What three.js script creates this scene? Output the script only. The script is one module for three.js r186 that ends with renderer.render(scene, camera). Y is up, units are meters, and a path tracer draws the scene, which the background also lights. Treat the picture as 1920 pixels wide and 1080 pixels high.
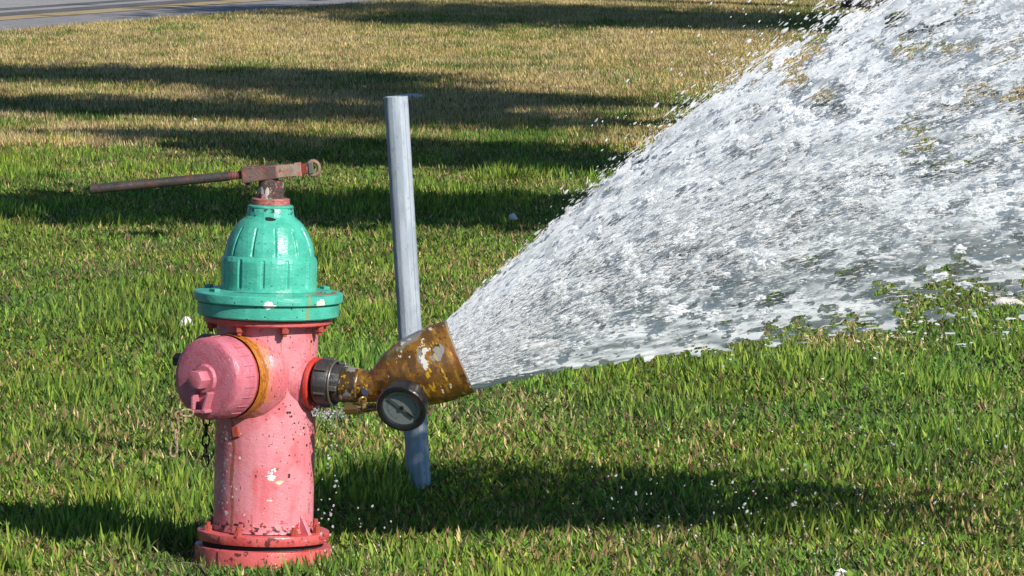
import * as THREE from 'three';
import { Sky } from 'three/addons/objects/Sky.js';
import { RoundedBoxGeometry } from 'three/addons/geometries/RoundedBoxGeometry.js';
import { mergeGeometries, mergeVertices, toCreasedNormals } from 'three/addons/utils/BufferGeometryUtils.js';

// ---------------------------------------------------------------- camera, sky, sun, exposure
const scene = new THREE.Scene();
const camera = new THREE.PerspectiveCamera(6.182, 16 / 9, 0.5, 3000);
camera.position.set(0, 1.43, 0);
camera.rotation.x = -Math.atan(0.081);
scene.add(camera);
const renderer = new THREE.WebGLRenderer({ antialias: true });
renderer.toneMapping = THREE.LinearToneMapping;
renderer.toneMappingExposure = 1.3;
renderer.shadowMap.enabled = true;

const SUN_EL = THREE.MathUtils.degToRad(32), SUN_AZ = THREE.MathUtils.degToRad(40);
const SUN = new THREE.Vector3(Math.sin(SUN_AZ) * Math.cos(SUN_EL), Math.sin(SUN_EL), Math.cos(SUN_AZ) * Math.cos(SUN_EL));
const sky = new Sky();
sky.name = 'sky';
sky.scale.setScalar(2000);
sky.material.uniforms.sunPosition.value.copy(SUN);
sky.material.uniforms.turbidity.value = 2.5;
sky.material.uniforms.rayleigh.value = 1.1;
sky.material.uniforms.mieCoefficient.value = 0.004;
sky.userData.kind = 'structure';
scene.add(sky);
scene.environmentIntensity = 0.11;
const sun = new THREE.DirectionalLight(new THREE.Color(1, 0.93, 0.83), 5.0);
sun.position.copy(SUN).multiplyScalar(60).add(new THREE.Vector3(0, 0, -15));
sun.target.position.set(0, 0, -15);
sun.castShadow = true;
Object.assign(sun.shadow.camera, { left: -30, right: 30, top: 40, bottom: -40, near: 1, far: 160 });
sun.shadow.mapSize.set(4096, 4096);
scene.add(sun, sun.target);

// ---------------------------------------------------------------- random numbers and noise
function rng(seed) {
  let a = seed >>> 0;
  return () => { a = (a + 0x6d2b79f5) | 0; let t = Math.imul(a ^ (a >>> 15), 1 | a); t = (t + Math.imul(t ^ (t >>> 7), 61 | t)) ^ t; return ((t ^ (t >>> 14)) >>> 0) / 4294967296; };
}
const gauss = (r) => Math.sqrt(-2 * Math.log(1 - r() * 0.99999)) * Math.cos(6.2831853 * r());
const TABLE = new Float32Array(65536); { const r = rng(987654); for (let i = 0; i < 65536; i++) TABLE[i] = r(); }
const smooth = (t) => t * t * (3 - 2 * t);
function noise(x, y, z = 0, px = 0, py = 0) {          // value noise 0..1, periodic in x and y when periods are given
  const xi = Math.floor(x), yi = Math.floor(y), zi = Math.floor(z); let u = x - xi, v = y - yi; const w = smooth(z - zi); u = smooth(u); v = smooth(v);
  let x0 = xi, x1 = xi + 1, y0 = yi, y1 = yi + 1;
  if (px) { x0 = ((x0 % px) + px) % px; x1 = ((x1 % px) + px) % px; }
  if (py) { y0 = ((y0 % py) + py) % py; y1 = ((y1 % py) + py) % py; }
  let k = zi * 20011, a = (x0 * 193 + y0 * 7919 + k) & 65535, b = (x1 * 193 + y0 * 7919 + k) & 65535, c = (x0 * 193 + y1 * 7919 + k) & 65535, d = (x1 * 193 + y1 * 7919 + k) & 65535;
  let p = TABLE[a] + (TABLE[b] - TABLE[a]) * u, q = TABLE[c] + (TABLE[d] - TABLE[c]) * u; p += (q - p) * v;
  if (w === 0) return p;
  a = (a + 20011) & 65535; b = (b + 20011) & 65535; c = (c + 20011) & 65535; d = (d + 20011) & 65535;
  let e = TABLE[a] + (TABLE[b] - TABLE[a]) * u; q = TABLE[c] + (TABLE[d] - TABLE[c]) * u; e += (q - e) * v;
  return p + (e - p) * w;
}
function fbm(x, y, oct, z = 0, px = 0, py = 0) {
  let s = 0, a = 0.5, n = 0;
  for (let i = 0; i < oct; i++) { s += a * noise(x, y, z + 17 * i, px, py); n += a; a *= 0.5; x *= 2; y *= 2; px *= 2; py *= 2; }
  return s / n;
}
const step = (a, b, x) => smooth(Math.min(1, Math.max(0, (x - a) / (b - a))));
const mix = (a, b, t) => a.map((v, i) => v + (b[i] - v) * t);
const lerp = (a, b, t) => a + (b - a) * t;
const enc = (c) => 255 * (c <= 0.0031308 ? 12.92 * c : 1.055 * Math.pow(c, 1 / 2.4) - 0.055);

function colorTex(w, h, fn) {                            // fn(u, v) gives a linear colour
  const d = new Uint8Array(w * h * 4);
  for (let j = 0; j < h; j++) for (let i = 0; i < w; i++) {
    const c = fn((i + 0.5) / w, (j + 0.5) / h), o = (j * w + i) * 4;
    for (let k = 0; k < 3; k++) d[o + k] = Math.max(0, Math.min(255, enc(Math.max(0, c[k]))));
    d[o + 3] = 255;
  }
  const t = new THREE.DataTexture(d, w, h);
  t.colorSpace = THREE.SRGBColorSpace; t.wrapS = t.wrapT = THREE.RepeatWrapping; t.magFilter = THREE.LinearFilter; t.needsUpdate = true;
  return t;
}
function grayTex(w, h, fn) {
  const d = new Uint8Array(w * h * 4);
  for (let j = 0; j < h; j++) for (let i = 0; i < w; i++) {
    const c = Math.max(0, Math.min(255, 255 * fn((i + 0.5) / w, (j + 0.5) / h))), o = (j * w + i) * 4;
    d[o] = d[o + 1] = d[o + 2] = c; d[o + 3] = 255;
  }
  const t = new THREE.DataTexture(d, w, h);
  t.wrapS = t.wrapT = THREE.RepeatWrapping; t.magFilter = THREE.LinearFilter; t.needsUpdate = true;
  return t;
}

// ---------------------------------------------------------------- things, parts, geometry helpers
const used = {};
function numbered(name) { const n = used[name] = (used[name] ?? -1) + 1; return n ? name + '_' + String(n).padStart(3, '0') : name; }
function shadows(o) { o.castShadow = o.receiveShadow = true; return o; }
function thing(name, label, category, pos = [0, 0, 0], group) {
  const o = new THREE.Group(); o.name = numbered(name); o.position.set(...pos);
  o.userData = { label, category }; if (group) o.userData.group = group;
  scene.add(o); return o;
}
function part(name, geo, mat, parent, label) {
  const m = shadows(new THREE.Mesh(geo, mat)); m.name = numbered(name); parent.add(m);
  if (label) m.userData.label = label;
  return m;
}
// surface of revolution about y; profile [[radius, height], ...]; uv.x round the axis (0.5 faces +z), uv.y along the profile; metric = uv in metres
function rev(profile, seg = 64, { metric = false, crease = 0.5, disp = null } = {}) {
  const n = profile.length, len = [0];
  for (let i = 1; i < n; i++) len.push(len[i - 1] + Math.hypot(profile[i][0] - profile[i - 1][0], profile[i][1] - profile[i - 1][1]));
  const rm = Math.max(...profile.map((p) => p[0])), P = [], U = [], I = [];
  for (let i = 0; i < n; i++) for (let j = 0; j <= seg; j++) {
    const a = (j / seg) * 2 * Math.PI - Math.PI;
    let [r, y] = profile[i]; if (disp) r += disp(a, y, r);
    P.push(r * Math.sin(a), y, r * Math.cos(a));
    U.push(metric ? (j / seg) * 2 * Math.PI * rm : j / seg, metric ? len[i] : len[i] / len[n - 1]);
  }
  for (let i = 0; i < n - 1; i++) for (let j = 0; j < seg; j++) {
    const a = i * (seg + 1) + j, b = a + 1, c = a + seg + 1, d = c + 1;
    I.push(a, b, d, a, d, c);
  }
  const g = new THREE.BufferGeometry();
  g.setAttribute('position', new THREE.Float32BufferAttribute(P, 3)); g.setAttribute('uv', new THREE.Float32BufferAttribute(U, 2)); g.setIndex(I);
  return crease ? toCreasedNormals(g, crease) : (g.computeVertexNormals(), g);
}
// tube of varying radius through points; closed ends by adding zero radii
function sweep(pts, radii, seg = 40, { metric = true, crease = 0.6, rows = 0, up = [0, 1, 0], squash = null } = {}) {
  let P0 = pts.map((p) => new THREE.Vector3(...p)), R = radii;
  if (rows) {
    const c = new THREE.CatmullRomCurve3(P0, false, 'centripetal'), q = [], rr = [];
    for (let i = 0; i <= rows; i++) {
      const t = i / rows; q.push(c.getPoint(t));
      const f = t * (radii.length - 1), k = Math.min(radii.length - 2, Math.floor(f)), w = f - k;
      const a = radii[Math.max(0, k - 1)], b = radii[k], d = radii[k + 1], e = radii[Math.min(radii.length - 1, k + 2)];
      rr.push(b + 0.5 * w * (d - a + w * (2 * a - 5 * b + 4 * d - e + w * (3 * (b - d) + e - a))));
    }
    P0 = q; R = rr;
  }
  const n = P0.length, V = [], U = [], I = []; let L = 0; const upv = new THREE.Vector3(...up);
  let lastT = null;
  for (let i = 0; i < n; i++) {
    let T = new THREE.Vector3().subVectors(P0[Math.min(n - 1, i + 1)], P0[Math.max(0, i - 1)]);
    if (T.length() < 1e-7) T = lastT.clone(); T.normalize(); lastT = T;
    const S = new THREE.Vector3().crossVectors(upv, T).normalize(), B = new THREE.Vector3().crossVectors(T, S);
    if (i) L += P0[i].distanceTo(P0[i - 1]) + Math.abs(R[i] - R[i - 1]) * 0.7;
    for (let j = 0; j <= seg; j++) {
      const a = (j / seg) * 2 * Math.PI, r = R[i] * (squash ? squash(a) : 1);
      const v = P0[i].clone().addScaledVector(S, r * Math.cos(a)).addScaledVector(B, r * Math.sin(a));
      V.push(v.x, v.y, v.z); U.push(metric ? (j / seg) * 0.3 : j / seg, metric ? L : i / (n - 1));
    }
  }
  for (let i = 0; i < n - 1; i++) for (let j = 0; j < seg; j++) { const a = i * (seg + 1) + j; I.push(a, a + 1, a + seg + 2, a, a + seg + 2, a + seg + 1); }
  const g = new THREE.BufferGeometry();
  g.setAttribute('position', new THREE.Float32BufferAttribute(V, 3)); g.setAttribute('uv', new THREE.Float32BufferAttribute(U, 2)); g.setIndex(I);
  return crease ? toCreasedNormals(g, crease) : (g.computeVertexNormals(), g);
}
const put = (g, x = 0, y = 0, z = 0, rx = 0, ry = 0, rz = 0) => g.applyMatrix4(new THREE.Matrix4().compose(new THREE.Vector3(x, y, z), new THREE.Quaternion().setFromEuler(new THREE.Euler(rx, ry, rz)), new THREE.Vector3(1, 1, 1)));
const box = (x, y, z, r = 0.002) => new RoundedBoxGeometry(x, y, z, 2, r);
const merge = (list) => mergeGeometries(list.map((g) => { const q = g.index ? g.toNonIndexed() : g; for (const k of Object.keys(q.attributes)) if (!['position', 'normal', 'uv'].includes(k)) q.deleteAttribute(k); return q; }));
// revolve about +y, then lay the axis along dir
function along(g, dir, at) {
  const q = new THREE.Quaternion().setFromUnitVectors(new THREE.Vector3(0, 1, 0), new THREE.Vector3(...dir).normalize());
  return g.applyMatrix4(new THREE.Matrix4().compose(new THREE.Vector3(...at), q, new THREE.Vector3(1, 1, 1)));
}
const rad = THREE.MathUtils.degToRad;
const S = (o) => new THREE.MeshStandardMaterial(o);
const PH = (o) => new THREE.MeshPhysicalMaterial(o);

// ---------------------------------------------------------------- paints
function wornPaint(seed, base, alt, under, dark, chip = 0.76, streak = 0.5) {     // 0.25 m tile
  return colorTex(320, 320, (u, v) => {
    const m = fbm(u * 6, v * 6, 4, seed, 6, 6), s = fbm(u * 28, v * 5, 3, seed + 3, 28, 5), f = noise(u * 160, v * 160, seed + 5, 160, 160);
    let c = mix(base, alt, step(0.42, 0.62, m * (1 - 0.4 * streak) + s * 0.4 * streak));
    c = c.map((k) => k * (0.92 + 0.16 * f));
    const ch = fbm(u * 18, v * 18, 4, seed + 9, 18, 18);
    if (ch > chip) c = under;
    const sp = fbm(u * 40, v * 40, 3, seed + 21, 40, 40);
    if (sp > 0.80) c = mix(c, dark, 0.85);
    return c;
  });
}
const rep = (t, k) => { const c = t.clone(); c.repeat.set(k, k); c.needsUpdate = true; return c; };
const bumpFine = grayTex(512, 512, (u, v) => 0.6 * fbm(u * 14, v * 14, 4, 71, 14, 14) + 0.4 * fbm(u * 60, v * 60, 2, 77, 60, 60));
const roughVar = (lo, hi, seed) => grayTex(256, 256, (u, v) => lerp(lo, hi, step(0.3, 0.7, fbm(u * 10, v * 10, 4, seed, 10, 10))));
const PINK = [0.61, 0.185, 0.21], PINK2 = [0.57, 0.135, 0.15], REDP = [0.5, 0.045, 0.03], RUST = [0.16, 0.05, 0.02], DARK = [0.03, 0.02, 0.018];
const RED1 = [0.54, 0.105, 0.10], RED2 = [0.48, 0.07, 0.065];
const GREEN = [0.075, 0.43, 0.315], GREEN2 = [0.055, 0.37, 0.265];
const T_pink = wornPaint(11, PINK, PINK2, [0.5, 0.2, 0.17], DARK, 0.78);
const T_red = wornPaint(23, RED1, RED2, [0.12, 0.03, 0.025], DARK, 0.74);
const T_green = wornPaint(37, GREEN, GREEN2, [0.03, 0.22, 0.16], [0.02, 0.06, 0.05], 0.79);
const R_paint = roughVar(0.3, 0.5, 5);
const M = {};
const paint = (t, k = 4, o = {}) => PH({ map: rep(t, k), roughnessMap: rep(R_paint, k), roughness: 1, bumpMap: rep(bumpFine, k), bumpScale: 0.0009, specularIntensity: 0.9, ...o });
M.pink = paint(T_pink); M.red = paint(T_red); M.green = paint(T_green);
// the barrel: pink over the whole round, with chips, rust runs and specks
const chipsB = [[11, 0.30, 0.022, 0.05, [0.8, 0.72, 0.6]], [13.5, 0.325, 0.012, 0.03, [0.85, 0.8, 0.7]], [21, 0.27, 0.02, 0.022, [0.72, 0.6, 0.3]], [9, 0.19, 0.012, 0.012, [0.8, 0.6, 0.55]], [32, 0.30, 0.01, 0.02, DARK], [24, 0.085, 0.012, 0.022, REDP], [20, 0.02, 0.02, 0.03, [0.6, 0.02, 0.015]], [45, 0.05, 0.014, 0.06, [0.6, 0.03, 0.015]], [12, 0.005, 0.05, 0.012, [0.75, 0.6, 0.55]], [-30, 0.49, 0.02, 0.02, [0.62, 0.6, 0.58]], [-42, 0.44, 0.01, 0.01, [0.8, 0.78, 0.76]], [-45, 0.12, 0.012, 0.02, [0.75, 0.6, 0.6]]];
const rndB = rng(501), specks = [];
for (let i = 0; i < 90; i++) specks.push([rndB() * 360 - 180, rndB(), 0.0007 + 0.002 * rndB() * rndB(), rndB() < 0.6 ? DARK : [0.62, 0.5, 0.48]]);
for (let i = 0; i < 20; i++) specks.push([8 + 30 * rndB(), 0.36 + 0.24 * rndB(), 0.0008 + 0.0018 * rndB() * rndB(), DARK]);
for (let i = 0; i < 26; i++) specks.push([66 + 8 * gauss(rndB), rndB(), 0.001 + 0.002 * rndB(), DARK]);
for (let i = 0; i < 40; i++) specks.push([-48 + 8 * gauss(rndB), 0.1 + rndB() * 0.5, 0.001 + 0.002 * rndB(), [0.7, 0.62, 0.6]]);
for (let i = 0; i < 30; i++) { const t = rndB(); specks.push([14 + 48 * t + 3 * gauss(rndB), 0.66 - 0.20 * t + 0.012 * gauss(rndB), 0.001 + 0.0026 * rndB() * rndB(), rndB() < 0.8 ? DARK : [0.5, 0.45, 0.42]]); }
const BH = 0.425, BR = 0.1015, T_barrel = colorTex(1024, 768, (u, v) => {
  const a = (u - 0.5) * 360, w = 2 * Math.PI * BR;
  const m = fbm(u * 12, v * 8, 4, 31, 12, 8), s = fbm(u * 46, v * 4, 4, 35, 46, 4), f = noise(u * 420, v * 280, 41);
  let c = mix(PINK, PINK2, step(0.4, 0.62, 0.5 * m + 0.5 * s));
  c = mix(c, [0.62, 0.27, 0.30], 0.5 * step(0.56, 0.68, fbm(u * 9, v * 5, 4, 44, 9, 5)));
  c = c.map((k) => k * (0.92 + 0.16 * f));
  const wob = 1.6 * (noise(v * 9, 3.3) - 0.5) + 0.8 * (noise(v * 31, 8.8) - 0.5);                    // rust run below the left boss
  if (v < 0.62) { const d = Math.abs(a + 37 + 3.0 * wob + 2 * v), g = fbm(u * 150, v * 60, 2, 51); if (d < 2.6 * (0.35 + g) ) c = mix(c, [0.24, 0.075, 0.02], 0.75); else if (d < 5 * g) c = mix(c, [0.5, 0.13, 0.07], 0.6); }
  for (const [ca, top, wd] of [[18, 0.97, 2.2], [60, 0.96, 1.5], [-74, 0.98, 2.2], [-10, 0.12, 1.6]]) { const d = Math.abs(a - ca - 2 * wob); if (v < top && v > top - 0.22 && d < wd * fbm(u * 130, v * 20, 2, 61)) c = mix(c, [0.42, 0.11, 0.05], 0.7); }
  if (v < 0.05 + 0.05 * fbm(u * 60, 2, 3, 63)) { const g = fbm(u * 90, v * 90, 3, 66); if (g > 0.56) c = g > 0.66 ? DARK : mix(c, [0.25, 0.03, 0.02], 0.8); }
  if (fbm(u * 100, v * 66, 3, 53) > 0.81) c = mix(c, DARK, 0.8);
  for (const [sa, sv, sr, col] of specks) { const dy = (v - sv) * BH; if (dy > sr || dy < -sr) continue; const dx = ((a - sa) / 360) * w; if (dx * dx + dy * dy < sr * sr) c = col; }
  for (const [ca, cv, wa, hv, col] of chipsB) {
    const dx = ((a - ca) / 360) * w / (wa * 0.5), dy = (v - cv) / (hv * 0.5);
    if (dx * dx + dy * dy < 2.6 * fbm(u * 200, v * 130, 3, 57) - 0.75) c = col;
  }
  return c;
});
M.barrel = PH({ map: T_barrel, roughnessMap: rep(R_paint, 4), roughness: 1, bumpMap: rep(bumpFine, 3), bumpScale: 0.0009, specularIntensity: 0.9 });
M.boss = PH({ map: colorTex(1024, 512, (u, v) => {           // pumper boss: rust stained next to the cap (v near 1)
  const m = fbm(u * 20, v * 6, 4, 83, 20, 6), f = noise(u * 300, v * 120, 89);
  let c = mix(PINK, PINK2, step(0.4, 0.62, m)).map((k) => k * (0.92 + 0.16 * f));
  const edge = 0.72 - 0.12 * (fbm(u * 26, 1.5, 4, 91, 26) - 0.3), g = fbm(u * 60, v * 40, 3, 93, 60);
  if (v > edge + 0.10 * (g - 0.5)) c = mix([0.46, 0.17, 0.02], [0.30, 0.085, 0.012], step(0.35, 0.65, g));
  else if (v > edge - 0.22 && g + 0.9 * (v - edge) > 0.42) c = mix(c, [0.52, 0.20, 0.07], 0.75);
  if (fbm(u * 90, v * 40, 3, 97) > 0.75) c = DARK;
  return c;
}), roughnessMap: rep(R_paint, 2), roughness: 1, bumpMap: rep(bumpFine, 2), bumpScale: 0.0009 });
M.cap = paint(wornPaint(53, [0.53, 0.165, 0.215], [0.50, 0.13, 0.17], [0.5, 0.42, 0.43], [0.2, 0.05, 0.05], 0.80, 0), 4, { });
M.bonnet = PH({ map: colorTex(768, 768, (u, v) => {
  const m = fbm(u * 14, v * 8, 4, 103, 14, 8), f = noise(u * 360, v * 260, 107);
  let c = mix(GREEN, GREEN2, step(0.4, 0.62, m)).map((k) => k * (0.93 + 0.14 * f));
  if (fbm(u * 120, v * 80, 3, 109) > 0.81) c = [0.02, 0.05, 0.04];
  const w = fbm(u * 40, v * 30, 4, 113, 40);
  if (v > 0.84 && w > 0.90 - 0.26 * step(0.84, 0.92, v)) c = [0.025, 0.035, 0.03];                    // grime below the collar
  const d = (u - 0.505) / 0.035, e = (v - 0.845) / 0.03; if (d * d + e * e < 1.6 * w + 0.2) c = [0.02, 0.02, 0.018];
  return c;
}), roughnessMap: rep(R_paint, 3), roughness: 0.82, bumpMap: rep(bumpFine, 3), bumpScale: 0.0008 });
M.ring = PH({ map: colorTex(1024, 256, (u, v) => {
  const m = fbm(u * 24, v * 4, 4, 123, 24), f = noise(u * 500, v * 90, 127);
  let c = mix(GREEN, GREEN2, step(0.4, 0.62, m)).map((k) => k * (0.93 + 0.14 * f));
  for (const [ca, cv, wu, hv, col] of [[0.51, 0.56, 0.016, 0.09, [0.8, 0.78, 0.72]], [0.63, 0.6, 0.014, 0.06, [0.75, 0.68, 0.5]], [0.70, 0.78, 0.07, 0.06, [0.3, 0.13, 0.05]], [0.66, 0.86, 0.05, 0.08, [0.34, 0.16, 0.06]], [0.48, 0.92, 0.05, 0.03, DARK], [0.55, 0.93, 0.06, 0.025, DARK], [0.42, 0.91, 0.03, 0.03, DARK], [0.60, 0.52, 0.005, 0.3, [0.2, 0.3, 0.14]]]) {
    const d = (u - ca) / wu, e = (v - cv) / hv; if (d * d + e * e < 0.2 + fbm(u * 160, v * 40, 3, 131)) c = col;
  }
  if (fbm(u * 150, v * 30, 3, 137) > 0.81) c = DARK;
  return c;
}), roughnessMap: rep(R_paint, 3), roughness: 0.9, bumpMap: rep(bumpFine, 2), bumpScale: 0.0008 });
M.spindle = PH({ map: colorTex(512, 256, (u, v) => {
  const g = fbm(u * 12, v * 4, 4, 143, 12), h = fbm(u * 13, v * 4, 3, 149, 13), q = fbm(u * 14, v * 4, 3, 151, 14);
  let c = mix([0.05, 0.03, 0.025], [0.11, 0.07, 0.06], step(0.4, 0.6, g));
  if (h > 0.66) c = [0.5, 0.48, 0.45]; else if (h < 0.31) c = [0.42, 0.05, 0.035];
  if (q > 0.69) c = [0.06, 0.40, 0.28]; else if (q < 0.26) c = [0.5, 0.28, 0.25];
  return c;
}), roughness: 0.5, bumpMap: rep(bumpFine, 2), bumpScale: 0.002 });
M.collar = PH({ map: rep(wornPaint(61, [0.36, 0.11, 0.09], [0.58, 0.22, 0.2], [0.2, 0.05, 0.04], [0.05, 0.04, 0.03], 0.66), 5), roughness: 0.4, bumpMap: rep(bumpFine, 4), bumpScale: 0.0012 });
M.redFace = paint(wornPaint(67, [0.56, 0.035, 0.02], [0.5, 0.05, 0.035], [0.3, 0.02, 0.015], DARK, 0.8), 4);
M.webRed = paint(wornPaint(69, [0.24, 0.03, 0.022], [0.14, 0.022, 0.018], [0.5, 0.06, 0.04], DARK, 0.68), 6);
M.bolt = paint(wornPaint(71, [0.42, 0.05, 0.03], [0.5, 0.1, 0.07], [0.2, 0.05, 0.02], DARK, 0.66), 6);
M.black = S({ color: new THREE.Color(0.012, 0.011, 0.011), roughness: 0.8 });
M.iron = PH({ map: rep(wornPaint(79, [0.06, 0.052, 0.05], [0.09, 0.068, 0.06], [0.13, 0.065, 0.045], [0.02, 0.015, 0.015], 0.70, 1), 4), roughness: 0.48, metalness: 0.35, bumpMap: rep(bumpFine, 4), bumpScale: 0.001 });
M.head = PH({ map: rep(wornPaint(87, [0.115, 0.07, 0.058], [0.16, 0.10, 0.08], [0.38, 0.055, 0.04], [0.05, 0.03, 0.03], 0.715, 0), 6), roughness: 0.5, metalness: 0.2, bumpMap: rep(bumpFine, 5), bumpScale: 0.0012 });
M.bareHead = PH({ map: rep(wornPaint(88, [0.33, 0.25, 0.19], [0.27, 0.19, 0.15], [0.5, 0.12, 0.08], [0.1, 0.06, 0.05], 0.64, 0), 6), roughness: 0.5, metalness: 0.3, bumpMap: rep(bumpFine, 5), bumpScale: 0.001 });
M.thread = PH({ map: rep(wornPaint(89, [0.24, 0.09, 0.075], [0.18, 0.06, 0.05], [0.1, 0.03, 0.02], DARK, 0.7), 6), roughness: 0.6 });
M.galv = PH({ map: (() => { const t = colorTex(512, 1024, (u, v) => {
  const a = fbm(u * 8, v * 9, 5, 163, 8, 9), s = fbm(u * 40, v * 3, 3, 167, 40, 3), b = fbm(u * 14, v * 22, 4, 173, 14, 22);
  let c = mix([0.27, 0.315, 0.365], [0.36, 0.405, 0.455], step(0.38, 0.62, 0.6 * a + 0.4 * s));
  if (b > 0.70) c = mix(c, [0.26, 0.29, 0.32], 0.8 * step(0.70, 0.76, b));
  if (fbm(u * 60, v * 26, 3, 179, 60, 26) > 0.81) c = [0.16, 0.17, 0.18];
  return c.map((k) => k * (0.93 + 0.14 * noise(u * 200, v * 300, 181)));
}); return t; })(), roughness: 0.72, metalness: 0.1, bumpMap: rep(bumpFine, 2), bumpScale: 0.0006 });
const bronze = (seed) => colorTex(768, 768, (u, v) => {     // uv tile 0.3 m
  const m = fbm(u * 9, v * 9, 5, seed, 9, 9), f = noise(u * 330, v * 330, seed + 2, 330, 330), gp = fbm(u * 7, v * 7, 5, seed + 4, 7, 7);
  let c = mix([0.24, 0.112, 0.016], [0.15, 0.068, 0.012], step(0.38, 0.62, m)).map((k) => k * (0.8 + 0.4 * f));
  const mot = fbm(u * 22, v * 22, 4, seed + 31, 22, 22); if (mot > 0.58) c = mix(c, [0.085, 0.042, 0.012], 0.75); else if (mot < 0.36) c = mix(c, [0.36, 0.19, 0.03], 0.6);
  const top = Math.exp(-(((u - 0.29) / 0.11) ** 2) - (((v - 0.50) / 0.19) ** 2));
  if (gp + 0.15 * top > 0.675) c = mix([0.20, 0.195, 0.19], [0.28, 0.265, 0.24], f);                     // bare grey metal
  const y = fbm(u * 15 + 9 * v, v * 40 - 16 * u, 5, seed + 6), y2 = fbm(u * 5 + 3, v * 5, 3, seed + 15, 5, 5), w = fbm(u * 17, v * 17, 5, seed + 8, 17, 17);
  if (y + 0.35 * (y2 - 0.5) > 0.70) c = [0.55, 0.33, 0.015];
  const chip = Math.exp(-(((u - 0.44) / 0.045) ** 2) - (((v - 0.66) / 0.06) ** 2));
  if (w + 0.15 * chip > 0.735) c = [0.66, 0.62, 0.54];
  if (Math.abs(v - 0.80 - 0.02 * Math.sin(u * 14) - 0.012 * (w - 0.5)) < 0.006 && y2 > 0.36) c = [0.20, 0.035, 0.012];
  if (fbm(u * 44, v * 44, 3, seed + 11, 44, 44) > 0.77) c = [0.05, 0.028, 0.012];
  return c;
});
const T_bronze = bronze(191);
const br = T_bronze.clone(); br.repeat.set(1 / 0.3, 1 / 0.3); br.needsUpdate = true;
M.bronze = PH({ map: br, roughnessMap: rep(roughVar(0.28, 0.5, 195), 3.3), roughness: 1, metalness: 0.1, bumpMap: rep(bumpFine, 4), bumpScale: 0.0009, clearcoat: 0.35, clearcoatRoughness: 0.3 });
M.bronzeDark = PH({ map: rep(colorTex(512, 512, (u, v) => {
  const m = fbm(u * 9, v * 9, 4, 203, 9, 9), w = fbm(u * 12, v * 12, 4, 207, 12, 12);
  let c = mix([0.10, 0.055, 0.015], [0.06, 0.04, 0.022], step(0.4, 0.6, m));
  if (w > 0.57) c = [0.25, 0.24, 0.22]; if (fbm(u * 30, v * 30, 3, 209, 30, 30) > 0.69) c = [0.5, 0.3, 0.02];
  return c;
}), 5), roughness: 0.32, metalness: 0.3, bumpMap: rep(bumpFine, 4), bumpScale: 0.001 });
M.coupling = PH({ map: rep(wornPaint(97, [0.06, 0.057, 0.058], [0.08, 0.074, 0.072], [0.12, 0.11, 0.1], [0.015, 0.013, 0.012], 0.66), 5), roughness: 0.36, metalness: 0.45, bumpMap: rep(bumpFine, 4), bumpScale: 0.0006 });
M.steelRing = PH({ color: new THREE.Color(0.2, 0.185, 0.16), roughness: 0.35, metalness: 0.6 });
M.brass = PH({ color: new THREE.Color(0.36, 0.24, 0.09), roughness: 0.3, metalness: 0.7 });
M.gaugeCase = PH({ color: new THREE.Color(0.012, 0.013, 0.017), roughness: 0.22, clearcoat: 0.5, clearcoatRoughness: 0.12 });

// ---------------------------------------------------------------- ground, road
const GRASS_EDGE = (x) => -42.65 - (x + 4.2) * 3.16;       // z of the road's edge at x
{
  const soil = colorTex(1024, 1024, (u, v) => {
    const a = fbm(u * 10, v * 10, 5, 223, 10, 10), b = noise(u * 256, v * 256, 227, 256, 256), c = fbm(u * 90, v * 90, 3, 229, 90, 90);
    let k = mix([0.050, 0.052, 0.018], [0.10, 0.075, 0.035], step(0.4, 0.62, a)).map((q) => q * (0.5 + b));
    if (c > 0.62) k = mix(k, [0.24, 0.18, 0.08], 0.7); else if (c < 0.36) k = mix(k, [0.02, 0.016, 0.01], 0.7);
    return k;
  });
  soil.repeat.set(1500, 1500);
  const g = new THREE.PlaneGeometry(3000, 3000); g.rotateX(-Math.PI / 2);
  const m = shadows(new THREE.Mesh(g, S({ map: soil, roughness: 1, bumpMap: rep(grayTex(256, 256, (u, v) => fbm(u * 24, v * 24, 4, 231, 24, 24)), 1500), bumpScale: 0.02 })));
  m.name = 'ground'; m.userData = { kind: 'structure', label: 'bare soil and thatch under the lawn' }; scene.add(m);
}
function strip(name, off0, off1, y, mat, parent, th = 0) {  // a band parallel to the road's edge; offsets in metres of z beyond the edge
  const P = [], U = [], I = [], n = 60;
  for (let i = 0; i <= n; i++) {
    const x = -60 + (80 * i) / n;
    for (const o of [off0, off1]) { P.push(x, y, GRASS_EDGE(x) - o); U.push(x * 3.3, o * 0.3); }
    if (i < n) { const a = 2 * i; I.push(a, a + 2, a + 3, a, a + 3, a + 1); }
  }
  const g = new THREE.BufferGeometry();
  g.setAttribute('position', new THREE.Float32BufferAttribute(P, 3)); g.setAttribute('uv', new THREE.Float32BufferAttribute(U, 2)); g.setIndex(I); g.computeVertexNormals();
  const mm = shadows(new THREE.Mesh(g, mat)); mm.name = numbered(name); (parent || scene).add(mm); return mm;
}
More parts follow.
